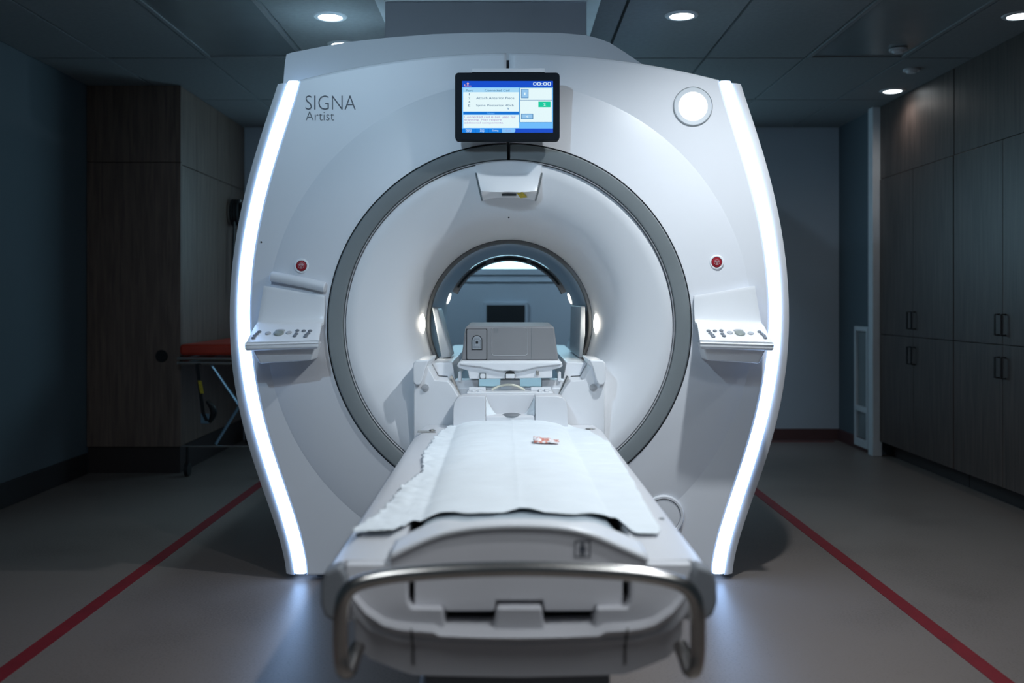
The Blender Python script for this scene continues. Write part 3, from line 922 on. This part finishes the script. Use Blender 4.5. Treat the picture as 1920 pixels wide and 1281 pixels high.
# bumper body: lip, dark band, underside
lipc = [(658, 1112), (670, 1131), (686, 1149), (718, 1170), (745, 1177), (771, 1180), (812, 1182), (824, 1189), (900, 1192), (970, 1193), (1050, 1192), (1124, 1189), (1136, 1182), (1177, 1180), (1203, 1177), (1229, 1170), (1262, 1149), (1278, 1131), (1290, 1112)]
bot = {658: 1205, 670: 1222, 686: 1238, 718: 1250, 745: 1258, 771: 1266}
bv_ = []
YBm = YE - .045
for px, py in lipc:
    m_ = px if px < 974 else 1948 - px
    zb = np.interp(m_, [658, 670, 686, 718, 745, 771, 974], [1200, 1224, 1240, 1252, 1262, 1270, 1274])
    zm = np.interp(m_, [658, 690, 760, 974], [1165, 1215, 1224, 1228])
    x, zt_ = B(px, py, YBm); _, zmm = B(px, zm, YBm); _, zbb = B(px, zb, YBm + .04)
    curve = .010 * (abs(x) / .33) ** 4
    bv_ += [(x, YE + .02, zt_ + .004), (x, YBm + .014 + curve, zt_ + .004), (x, YBm + curve, zt_ - .004), (x, YBm + .024 + curve, (zt_ + zmm) / 2), (x, YBm + .040 + curve, zmm), (x, YBm + .050 + curve, zbb), (x, YE + .12, zbb - .002)]
n = 7
bf_ = [(i * n + k, i * n + k + 1, (i + 1) * n + k + 1, (i + 1) * n + k) for i in range(len(lipc) - 1) for k in range(n - 1)]
bf_ += [list(range(n)), list(range((len(lipc) - 1) * n, len(lipc) * n))]
bumper = build('end_bumper_body', bv_, bf_, M['bedgrey'], bed, smooth=40)
for px in (771, 1177):
    a = B(px, 1178, YBm); b_ = B(px, 1268, YBm)
    c_ = .010 * (abs(a[0]) / .33) ** 4
    MB().tube([(a[0], YBm - .0003 + c_, a[1] - .002), (a[0], YBm + .034 + c_, (a[1] + b_[1]) / 2), (a[0], YBm + .040 + c_, b_[1] + .006)], .0018, n=6).build('seam', M['black'], bumper)
# pedestal and base
box('pedestal', -.19, .19, -2.02, -.35, .12, .48, M['capgrey'], bed, bevel=.01)
box('base', -.26, .26, -2.0, -.25, .055, .12, M['capgrey'], bed, bevel=.015)
for sx in (-.22, .22):
    for yy in (-1.85, -.4):
        MB().cyl((sx - .015, yy, .05), (1, 0, 0), .05, .03, n=20).build('caster', M['black'], bed)
# steel push handle
YH = -2.265
hpts = [(672, 1212, YH + .07), (664, 1232, YH + .045), (655, 1256, YH + .012), (645, 1256, YH), (640, 1225, YH), (639, 1180, YH), (641, 1140, YH), (648, 1115, YH), (666, 1097, YH), (700, 1086, YH), (760, 1077, YH), (860, 1070, YH), (974, 1067, YH), (1088, 1070, YH), (1188, 1077, YH),
        (1248, 1087, YH), (1282, 1099, YH), (1300, 1118, YH), (1307, 1142, YH), (1309, 1180, YH), (1308, 1225, YH), (1303, 1256, YH), (1293, 1256, YH + .012), (1284, 1232, YH + .045), (1276, 1212, YH + .07)]
hp3 = []
for px, py, y in hpts:
    x, z = B(px, py, y); hp3.append((x, y, z))
MB().tube(smoothpts(hp3, 5), .0140, n=16).build('push_handle', M['steel'], bed, smooth=60)
# person symbol on the end board
a = B(1077, 1045, YE); b_ = B(1107, 1014, YE); y = YE - .0016
ic = MB(); t = .0022
for q in ((a[0], b_[0], a[1], a[1] + t), (a[0], b_[0], b_[1] - t, b_[1]), (a[0], a[0] + t, a[1], b_[1]), (b_[0] - t, b_[0], a[1], b_[1])):
    ic.add([(q[0], y, q[2]), (q[1], y, q[2]), (q[1], y, q[3]), (q[0], y, q[3])], [(0, 1, 2, 3)])
cx, cz, hh = (a[0] + b_[0]) / 2, (a[1] + b_[1]) / 2, b_[1] - a[1]
ic.add([(cx + .09 * hh * math.cos(2 * PI * k / 16), y, cz + .30 * hh + .09 * hh * math.sin(2 * PI * k / 16)) for k in range(16)], [list(range(16))])
body = [(-.10, .20), (.10, .20), (.24, -.08), (.19, -.12), (.11, .03), (.13, -.10), (.17, -.40), (.07, -.40), (.0, -.12), (-.07, -.40), (-.17, -.40), (-.13, -.10), (-.11, .03), (-.19, -.12), (-.24, -.08)]
ic.add([(cx + p[0] * hh, y, cz + p[1] * hh) for p in body], [list(range(len(body)))])
ic.build('patient_symbol', M['text'], bed, smooth=0, fixn=False)
# head box with a notch
HYb = -.17
for sgn, pxs in ((-1, (852, 909)), (1, (1064, 1008))):
    xo = sgn * .226; xi = sgn * .098
    zt_ = .777; poly = [(xi, .60), (xi, zt_), (xo - sgn * .045, zt_), (xo - sgn * .02, zt_ - .006), (xo - sgn * .006, zt_ - .022), (xo, zt_ - .05), (xo, .60)]
    prism('head_block', poly, HYb, -.07, M['bedwhite'], bed, bevel=.004)
box('head_plate', -.099, .099, -.09, -.07, .60, .776, M['bedwhite'], bed, bevel=.004)
hr = MB(); hr.box(-.099, .099, HYb + .005, -.09, .60, .700)
hr.build('head_rest', M['bedwhite'], bed, bevel=.01)
MB().ell((.005, -.14, .697), .040, .03, .011).build('head_cushion', M['capgrey'], bed)
# cable ledge behind head box
cl_ = MB(); cl_.box(-.175, .175, -.068, .045, .765, .782)
for x in (-.155, -.13, .115, .14): cl_.box(x, x + .016, -.066, .0, .782, .790)
cl_.box(-.17, -.10, .0, .04, .782, .796); cl_.box(.085, .17, .0, .04, .782, .796)
cl_.build('cable_ledge', M['white'], bed, bevel=.003)
ct = [(-.075, .01, .785), (-.05, .008, .798), (-.02, .005, .806), (.01, .005, .806), (.035, .008, .798), (.06, .012, .785)]
MB().tube(smoothpts(ct, 5), .0045, n=8).build('cable', M['cream'], bed)
# latches on the rails
lx = MB(); lx.box(-.355, -.285, -.30, -.265, .6505, .656); lx.ell((-.30, -.285, .658), .012, .012, .005)
lx.build('rail_latch', M['steel'], bed, bevel=.002)
MB().ell((.312, -.20, .652), .02, .016, .004).build('rail_button', M['steel'], bed)
for x, y in ((-.338, -1.93), (.334, -1.78)):
    MB().cyl((x, y, .649), (0, 0, 1), .006, .003, n=12).build('pin', M['ring'], bed)


# paper sheet on the table
Yn = [-1.95, -1.90, -1.63, -1.42, -1.19, -.90, -.59, -.30, -.12]
Lx = [-.350, -.345, -.305, -.300, -.262, -.285, -.280, -.262, -.235]
Rx = [.300, .312, .318, .326, .332, .336, .342, .300, .235]
NX, NY = 110, 190
sv = []; sf = []
nf = lambda x, y, s, d=1: noise.noise(Vector((x * s, y * s * d, 3.1)))
def support(x):
    a = abs(x)
    m_ = .634 + .042 * max(1 - (min(a, .225) / .225) ** 4, 0) ** .5 if a < .225 else 0
    return max(m_, .6535)
for j in range(NY + 1):
    v_ = j / NY
    y0 = -1.955 + (1.955 - .12) * v_
    xl = float(np.interp(y0, Yn, Lx)) + .010 * nf(1, y0, 22) + .006 * nf(7, y0, 60)
    xr = float(np.interp(y0, Yn, Rx)) + .005 * nf(3, y0, 10)
    for i in range(NX + 1):
        u = i / NX
        x = xl + (xr - xl) * u
        y = y0
        # near edge recedes between the corners
        if v_ < .25:
            k = 1 - v_ / .25
            inside = max(0, min(1, (.262 - abs(x + .005)) / .035))
            inside = inside * inside * (3 - 2 * inside)
            y += k * inside * (.118 + .012 * math.sin(x * 34 + 1) + .020 * nf(x, 0, 24))
        # far edge rounded
        if v_ > .9:
            y += (v_ - .9) / .1 * .06 * (1 - min(1, abs(x) / .25) ** 2)
        z = support(x) + .0022
        z += .0050 * abs(nf(x * .3, y, 20)) + .0030 * nf(x, y, 8) + .0014 * nf(x * .25, y, 55)
        z += .0016 * math.exp(-((x - .008 - .004 * nf(2, y, 4)) / .004) ** 2)           # centre crease
        z += .003 * math.exp(-((y + .24 + .01 * nf(x, 1, 5)) / .008) ** 2) * (abs(x) < .2)
        if x < -.19:                                                                  # ragged left edge
            t = min(1, (-.19 - x) / .08)
            z += t * (.010 * abs(nf(x * 1.0, y, 20)) + .004 * abs(nf(x, y, 55)))
        if v_ < .02:
            z += .006 * max(0, math.sin(x * 34 + 1)) * (abs(x) < .25) * (1 - v_ / .02)
            if x < -.25: z += .006
        sv.append((x, y, z))
for j in range(NY):
    for i in range(NX): sf.append((j * (NX + 1) + i, j * (NX + 1) + i + 1, (j + 1) * (NX + 1) + i + 1, (j + 1) * (NX + 1) + i))
sheet = thing('paper_sheet', 'wrinkled white disposable paper sheet spread over the patient table', 'sheet', (BX, 0, 0), rotz=BR, local=True)
o = build('sheet', sv, sf, M['paper'], sheet, smooth=180)
so = o.modifiers.new('s', 'SOLIDIFY'); so.thickness = .0009; so.offset = 1
# flaps of the sheet tucked into the notch of the head box
for sgn in (-1, 1):
    fv = []; ff = []; n1, n2 = 10, 10
    for j in range(n2 + 1):
        for i in range(n1 + 1):
            u, v_ = i / n1, j / n2
            x = sgn * (.096 - u * .085 * (1 - .5 * v_))
            z = .684 + (.088 * (1 - u) ** 1.1) * v_ + .006 * nf(x, v_, 30)
            y = -.158 + .045 * u + .02 * v_ + .005 * nf(x * 2, v_ * 3, 14)
            fv.append((x, y, z))
    for j in range(n2):
        for i in range(n1): ff.append((j * (n1 + 1) + i, j * (n1 + 1) + i + 1, (j + 1) * (n1 + 1) + i + 1, (j + 1) * (n1 + 1) + i))
    o = build('sheet_flap', fv, ff, M['paper'], sheet, smooth=60)
    so = o.modifiers.new('s', 'SOLIDIFY'); so.thickness = .001

# small crumpled wrapper with red print
m, nt, b = new_mat('red_print_wrapper')
tc = nt.nodes.new('ShaderNodeTexCoord'); vn = nt.nodes.new('ShaderNodeTexNoise'); vn.inputs['Scale'].default_value = 75
gr = nt.nodes.new('ShaderNodeSeparateXYZ')
r = nt.nodes.new('ShaderNodeValToRGB'); r.color_ramp.elements[0].position = .44; r.color_ramp.elements[1].position = .56
r.color_ramp.elements[0].color = (.66, .24, .18, 1); r.color_ramp.elements[1].color = (.82, .80, .82, 1)
nt.links.new(tc.outputs['Object'], vn.inputs['Vector']); nt.links.new(vn.outputs['Fac'], r.inputs['Fac']); nt.links.new(r.outputs['Color'], b.inputs['Base Color'])
b.inputs['Roughness'].default_value = .4
wv = []; wfc = []; n1, n2 = 26, 14
for j in range(n2 + 1):
    for i in range(n1 + 1):
        u, v_ = i / n1, j / n2
        wd = .06 * (1 - .72 * u) * (1 - .5 * (1 - u) ** 4)
        x = .072 + .085 * u; y = -.775 + (v_ - .5) * 1.6 * wd
        z = .682 + .018 * (1 - u) * (1 - (2 * v_ - 1) ** 2) + .008 * abs(nf(x, y, 60)) + .004 * abs(nf(x, y, 140))
        wv.append((x, y, z))
for j in range(n2):
    for i in range(n1): wfc.append((j * (n1 + 1) + i, j * (n1 + 1) + i + 1, (j + 1) * (n1 + 1) + i + 1, (j + 1) * (n1 + 1) + i))
o = build('crumpled_wrapper', wv, wfc, m, None, smooth=20)
o.location = (BX, 0, 0); o.rotation_euler = (0, 0, BR)
so = o.modifiers.new('s', 'SOLIDIFY'); so.thickness = .001; so.offset = 1
tag(o, 'small crumpled red and white wrapper lying on the paper sheet', 'wrapper')

# ================================================================== COIL UNIT at the bore entrance
cu = thing('coil_connector_unit', 'grey connector box on a winged white tray in the bore entrance', 'coil unit', (0, .2, .80))
YC = .05
bl, bz = W(864.5, 676, YC); tl, tz = W(872.8, 612.5, YC); trr, _ = W(1038.7, 612.5, YC); br, _ = W(1047.4, 676, YC)
cv = []
for y, s_, dz in ((YC, 1, 0), (YC + .30, .96, .012)):
    cv += [(bl * s_, y, bz), (br * s_, y, bz), (trr * s_, y, tz + dz), (tl * s_, y, tz + dz)]
build('housing', cv, [(0, 1, 2, 3), (7, 6, 5, 4), (0, 4, 5, 1), (1, 5, 6, 2), (2, 6, 7, 3), (3, 7, 4, 0)], M['coilgrey'], cu, bevel=.008, bseg=3)
def R(px0, py0, px1, py1, y):
    a = W(px0, py1, y); b2 = W(px1, py0, y); return a[0], b2[0], a[1], b2[1]
a = R(874, 616.7, 913.5, 675, YC)
prism('panel_gap', rrect(a[0], a[1], a[2], a[3], .005), YC - .001, YC + .01, M['black'], cu)
a = R(875.6, 617.4, 912.2, 674, YC)
cpn = prism('connector_panel', rrect(a[0], a[1], a[2], a[3], .005), YC - .003, YC + .01, M['coilgrey'], cu, bevel=.001)
a = R(884.4, 628.5, 904.4, 656, YC)
def arched(a, r):
    x0, x1, z0, z1 = a
    return [(x0, z0), (x1, z0)] + [((x0 + x1) / 2 + (x1 - x0) / 2 * math.cos(PI * i / 10), z1 - (x1 - x0) / 2 + (x1 - x0) / 2 * math.sin(PI * i / 10)) for i in range(11)]
prism('connector_rim', arched(a, 0), YC - .005, YC + .0, M['black'], cpn)
a = R(885.8, 630, 903, 654.6, YC)
prism('connector_face', arched(a, 0), YC - .006, YC + .0, M['padcloth'], cpn)
pn = MB()
x0, x1, z0, z1 = a
for i in range(7):
    for j in range(9):
        if 2 <= i <= 4 and 2 <= j <= 6 and not (i == 3 and j in (2, 6)): continue
        if j > 6 and (i in (0, 6)): continue
        if (i + j) % 1 == 0:
            cx, cz = x0 + (x1 - x0) * (i + 1) / 8, z0 + (z1 - z0) * (j + 1) / 10.5
            pn.box(cx - .0011, cx + .0011, YC - .007, YC - .004, cz - .0011, cz + .0011)
cx, cz = (x0 + x1) / 2, (z0 + z1) / 2
pn.box(cx - .005, cx + .005, YC - .0072, YC - .004, cz - .005, cz + .005)
o = pn.build('contact_pins', M['black'], cpn, smooth=0); o['kind'] = 'stuff'
# recessed pocket: rim and sunken face
a = R(921.7, 613.8, 989.5, 667, YC); x0, x1, z0, z1 = a
pk = MB(); n = 0
outer = rrect(x0, x1, z0, z1, .012); inner = rrect(x0 + .002, x1 - .002, z0 + .003, z1 - .002, .010)
N_ = len(outer)
pk.add([(p[0], YC - .0012, p[1]) for p in outer] + [(p[0], YC - .0002, p[1]) for p in inner], [(i, (i + 1) % N_, N_ + (i + 1) % N_, N_ + i) for i in range(N_)])
pk.build('pocket_rim', M['midgrey'], cu)
prism('pocket_face', rrect(x0 + .002, x1 - .002, z0 + .003, z1 - .002, .010), YC - .0008, YC + .004, M['coilgrey'], cu)
x, z = W(997, 614, YC); x2, z2 = W(997, 674, YC)
box('groove', x - .001, x + .001, YC - .0012, YC + .003, z2, z, M['ring'], cu)
vh = MB()
for i in range(3):
    for j in range(3):
        x, z = W(927 + i * 3, 617.5 + j * 2.6, YC); vh.cyl((x, YC - .0022, z), (0, 1, 0), .0016, .003, n=8)
o = vh.build('vent_holes', M['ring'], cu, smooth=0)
# winged tray
tray = [(861, 679), (866, 677), (1049, 677), (1054, 680), (1055, 687), (1050, 690), (1036, 693.5), (1035.6, 709), (880, 711), (877, 695), (862, 690.5), (857, 687), (858, 683)]
prism('tray', [W(p[0], p[1], .0) for p in tray], 0, .34, M['white'], cu, bevel=.004)
vl = [(862, 680), (1052, 680), (1052, 684), (1010, 688), (975, 696), (938, 696), (900, 688), (862, 684)]
prism('tray_nose', [W(p[0], p[1], -.012) for p in vl], -.014, .02, M['white'], cu, bevel=.005)
a = R(947, 695, 966, 710, -.012)
lat = prism('latch', arched(a, 0), -.018, .01, M['black'], cu, bevel=.001)
a = R(948.5, 701.5, 965, 709.5, -.02)
box('latch_key', a[0], a[1], -.026, -.01, a[2], a[3], M['white'], lat, bevel=.002)
a = R(899, 699.5, 911.5, 711, -.004)
tb = prism('release_button', rrect(*a, .002), -.006, .004, M['ring'], cu)
a = R(900.5, 701, 910, 709.5, -.004)
prism('button_face', rrect(*a, .006), -.011, .0, M['white'], tb, bevel=.001)
a = R(1004.5, 695, 1010.5, 704.5, -.004)
prism('tray_clip', rrect(*a, .005), -.009, .002, M['steel'], cu, bevel=.001)

# pads leaning in the bore
pv = []
for y in (.40, .66):
    pv += [(-.306, y, .893), (-.262, y, .897), (-.322, y, 1.118), (-.350, y, 1.126)]
o = build('side_pad', pv, [(0, 1, 2, 3), (7, 6, 5, 4), (0, 4, 5, 1), (1, 5, 6, 2), (2, 6, 7, 3), (3, 7, 4, 0)], M['padcloth'], None, bevel=.008, bseg=3)
tag(o, 'grey side pad leaning steeply at the left of the bore', 'pad', 'bore side pads')
pv = []
for y in (.42, 1.05):
    k = 0 if y < .5 else -.004
    pv += [(.316 + k, y, .893), (.331 + k, y, .893), (.344 + k, y, 1.0), (.344 + k, y, 1.128), (.322 + k, y, 1.130)]
o = build('side_pad', pv, [(0, 1, 2, 3, 4), (9, 8, 7, 6, 5), (0, 5, 6, 1), (1, 6, 7, 2), (2, 7, 8, 3), (3, 8, 9, 4), (4, 9, 5, 0)], M['padcloth'], None, bevel=.006, bseg=3)
tag(o, 'grey side pad standing upright at the right of the bore', 'pad', 'bore side pads')

# ================================================================== BACK WALL SCREEN
x0, x1, z0, z1 = -.228 + .04, .128, .82, 1.118
t = thing('wall_screen', 'small black wall screen seen through the bore', 'screen', (0, YB, .95))
box('screen_frame', x0 - .025, x1 + .025, YB - .030, YB, z0 - .025, z1 + .025, M['wallback'], t, bevel=.004)
box('screen_glass', x0, x1, YB - .036, YB - .028, z0, z1, M['black'], t)

# ================================================================== RIGHT CABINETS
XC = 2.74


def handle(parent, x, y, z, h=.115):
    hb = MB(); hb.tube([(x + .03, y, z - h / 2), (x, y, z - h / 2), (x, y, z + h / 2), (x + .03, y, z + h / 2)], .006, n=8)
    return hb.build('handle', M['black'], parent)


for k, (y0, y1, lb) in enumerate(((2.03, 3.23, 'tall dark wood cabinet with four doors beside the white post'), (.82, 2.02, 'tall dark wood cabinet with four doors at the right edge of the picture'),
                                  (-.39, .81, 'tall dark wood cabinet with four doors beyond the right edge of the picture'))):
    c = thing('tall_cabinet', lb, 'cabinet', (3.0, (y0 + y1) / 2, 0), 'tall wood cabinets along the right wall')
    box('carcass', XC + .022, XR - .005, y0, y1, .11, 2.05, M['wood'], c)
    box('kick_plate', XC + .10, XR - .005, y0, y1, 0, .11, M['kick'], c)
    ym = (y0 + y1) / 2
    for ya, yb_, hy in ((y0, ym, ym - .035), (ym, y1, ym + .035)):
        for za, zb_, hz in ((.115, .905, .905 - .125), (.909, 2.048, .909 + .11)):
            d = box('door', XC, XC + .0215, ya + .002, yb_ - .002, za, zb_, M['wood'], c, bevel=.0015)
            handle(d, XC - .028, hy, hz)
    box('top_panel', XC + .004, XR - .005, y0 + .001, y1 - .001, 2.053, CEIL - .002, M['wood'], c)

# narrow framed grille
g = thing('wall_grille', 'tall narrow white framed grille low on the right wall by the post', 'grille', (2.72, 3.5, 0))
y0, y1, z0, z1 = 3.37, 3.66, .03, .955
fm = MB(); e = .035
fm.box(2.70, 2.73, y0, y0 + e, z0, z1); fm.box(2.70, 2.73, y1 - e, y1, z0, z1); fm.box(2.70, 2.73, y0 + e, y1 - e, z0, z0 + .06); fm.box(2.70, 2.73, y0 + e, y1 - e, z1 - e, z1); fm.box(2.70, 2.73, y0 + e, y1 - e, .30, .34)
fm.build('frame', M['frame'], g, bevel=.003)
box('upper_pane', 2.722, 2.729, y0 + e, y1 - e, .34, z1 - e, M['diff'], g)
box('lower_pane', 2.722, 2.729, y0 + e, y1 - e, z0 + .06, .30, M['diff'], g)

# ================================================================== LEFT CABINETS
lc = thing('storage_cabinet', 'tall brown wood storage cabinet in the left corner with a round black grommet', 'cabinet', (-2.5, 3.3, 0))
CXr = -2.19
box('carcass', XL + .004, CXr - .022, 2.535, YB - .005, .18, CEIL - .002, M['woodl'], lc)
box('end_panel', XL + .004, CXr, 2.51, 2.533, .18, 2.075, M['woodl'], lc, bevel=.0015)
box('upper_end_panel', XL + .004, CXr, 2.51, 2.533, 2.079, CEIL - .002, M['woodl'], lc, bevel=.0015)
box('kick_plate', XL + .004, CXr - .01, 2.53, YB - .005, 0, .178, M['kick'], lc)
for ya, yb_ in ((2.536, 2.85), (2.854, 3.34), (3.344, 3.70), (3.704, 4.09)):
    box('door', CXr - .0215, CXr, ya, yb_, .185, 2.06, M['woodl'], lc, bevel=.0015)
    box('upper_door', CXr - .0215, CXr - .002, ya, yb_, 2.066, CEIL - .004, M['woodl'], lc, bevel=.0015)
x, z = W(303, 668, 2.51)
gm = MB(); gm.cyl((x, 2.512, z), (0, -1, 0), .043, .010, n=32, r2=.038); gm.build('grommet', M['black'], lc)

# stretcher with red mattress
st = thing('stretcher', 'folding metal stretcher with red mattress beside the brown cabinet', 'stretcher', (-1.85, 3.0, 0))
X0, X1, Y0, Y1 = -2.165, -1.55, 2.37, 4.02
sm_ = MB(); sm_.box(X0 + .01, X1 - .01, Y0, Y1, .795, .870)
sm_.build('mattress', M['orange'], st, bevel=.025, bseg=3)
fr = MB()
for z in (.775, .745):
    fr.tube([(X0, Y0 + .02, z), (X1, Y0 + .02, z), (X1, Y1 - .02, z), (X0, Y1 - .02, z), (X0, Y0 + .02, z)], .011, n=8)
fr.build('frame', M['steel'], st)
MB().tube([(X0 + .02, Y0 + .03, .20), (X1 - .02, Y0 + .03, .20)], .007, n=8).build('lower_bar', M['steel'], st)
for (a, b_) in (((-1.78, 2.44, .46), (-1.93, 2.42, .21)), ((-1.97, 2.44, .74), (-1.78, 2.44, .46)), ((-1.60, 2.44, .74), (-1.78, 2.46, .46)), ((-1.78, 2.46, .46), (-1.62, 2.42, .21)), ((-2.08, 3.9, .74), (-1.65, 3.9, .08)), ((-1.62, 3.92, .74), (-2.08, 3.92, .08))):
    MB().tube([a, b_], .010, n=8).build('leg', M['tubeblue'], st)
for x in (X0 + .05, X1 - .05):
    for y in (Y0 + .05, Y1 - .1):
        cs = MB(); cs.cyl((x - .012, y, .045), (1, 0, 0), .045, .024, n=16); cs.tube([(x, y, .09), (x, y, .21)], .010, n=8)
        cs.build('caster', M['black'], st)
sp = [(W(369, 683, 2.36)), (W(372, 705, 2.36)), (W(376, 738, 2.36)), (W(381, 775, 2.36)), (W(388, 790, 2.36))]
def ribbon(pts, y, wd, name, m, parent):
    o = MB()
    for a, b_ in zip(pts[:-1], pts[1:]):
        o.add([(a[0] - wd, y, a[1]), (a[0] + wd, y, a[1]), (b_[0] + wd, y, b_[1]), (b_[0] - wd, y, b_[1]), (a[0] - wd, y + .004, a[1]), (a[0] + wd, y + .004, a[1]), (b_[0] + wd, y + .004, b_[1]), (b_[0] - wd, y + .004, b_[1])],
              [(0, 1, 2, 3), (7, 6, 5, 4), (0, 4, 5, 1), (1, 5, 6, 2), (2, 6, 7, 3), (3, 7, 4, 0)])
    return o.build(name, m, parent)
ribbon(sp, 2.36, .012, 'strap', M['black'], st)
ribbon([W(374.5, 714, 2.355), W(379, 738, 2.355)], 2.354, .012, 'strap_band', M['yellow'], st)
bg = []
for k in range(13):
    t_ = k / 12
    p = W(388 + 10 * math.sin(t_ * PI) + 4 * t_, 752 + 40 * t_, 2.36); bg.append((p[0], 2.365, p[1]))
MB().tube(bg, [.012 + .010 * math.sin(PI * k / 12) for k in range(13)], n=10).build('strap_loop', M['black'], st)
a = W(377, 776, 2.37); b_ = W(392, 794, 2.37)
box('buckle', a[0], b_[0], 2.362, 2.374, b_[1], a[1], M['tubeblue'], st, bevel=.002)

# coiled black hose hanging on the left cabinet door
hs = thing('coiled_hose', 'black coiled hose hanging on the cabinet door behind the left side of the scanner', 'hose', (-2.17, 3.66, 1.84))
hk = MB()
for q in range(3):
    pts = []
    for k in range(25):
        a = 2 * PI * k / 24
        pts.append((-2.165 + .022 * q, 3.66 + .07 * math.cos(a), 1.845 + .095 * math.sin(a)))
    hk.tube(pts, .013, n=8)
hk.build('coil', M['black'], hs)
MB().tube([(-2.19, 3.66, 1.93), (-2.11, 3.66, 1.93), (-2.105, 3.66, 1.945)], .006, n=8).build('hook', M['steel'], hs)
MB().tube(smoothpts([(-2.14, 3.60, 1.77), (-2.145, 3.585, 1.5), (-2.15, 3.57, 1.2)], 6), .010, n=8).build('hose_tail', M['black'], hs)
for o in list(bpy.data.objects):
    if '_local' in o: del o['_local']
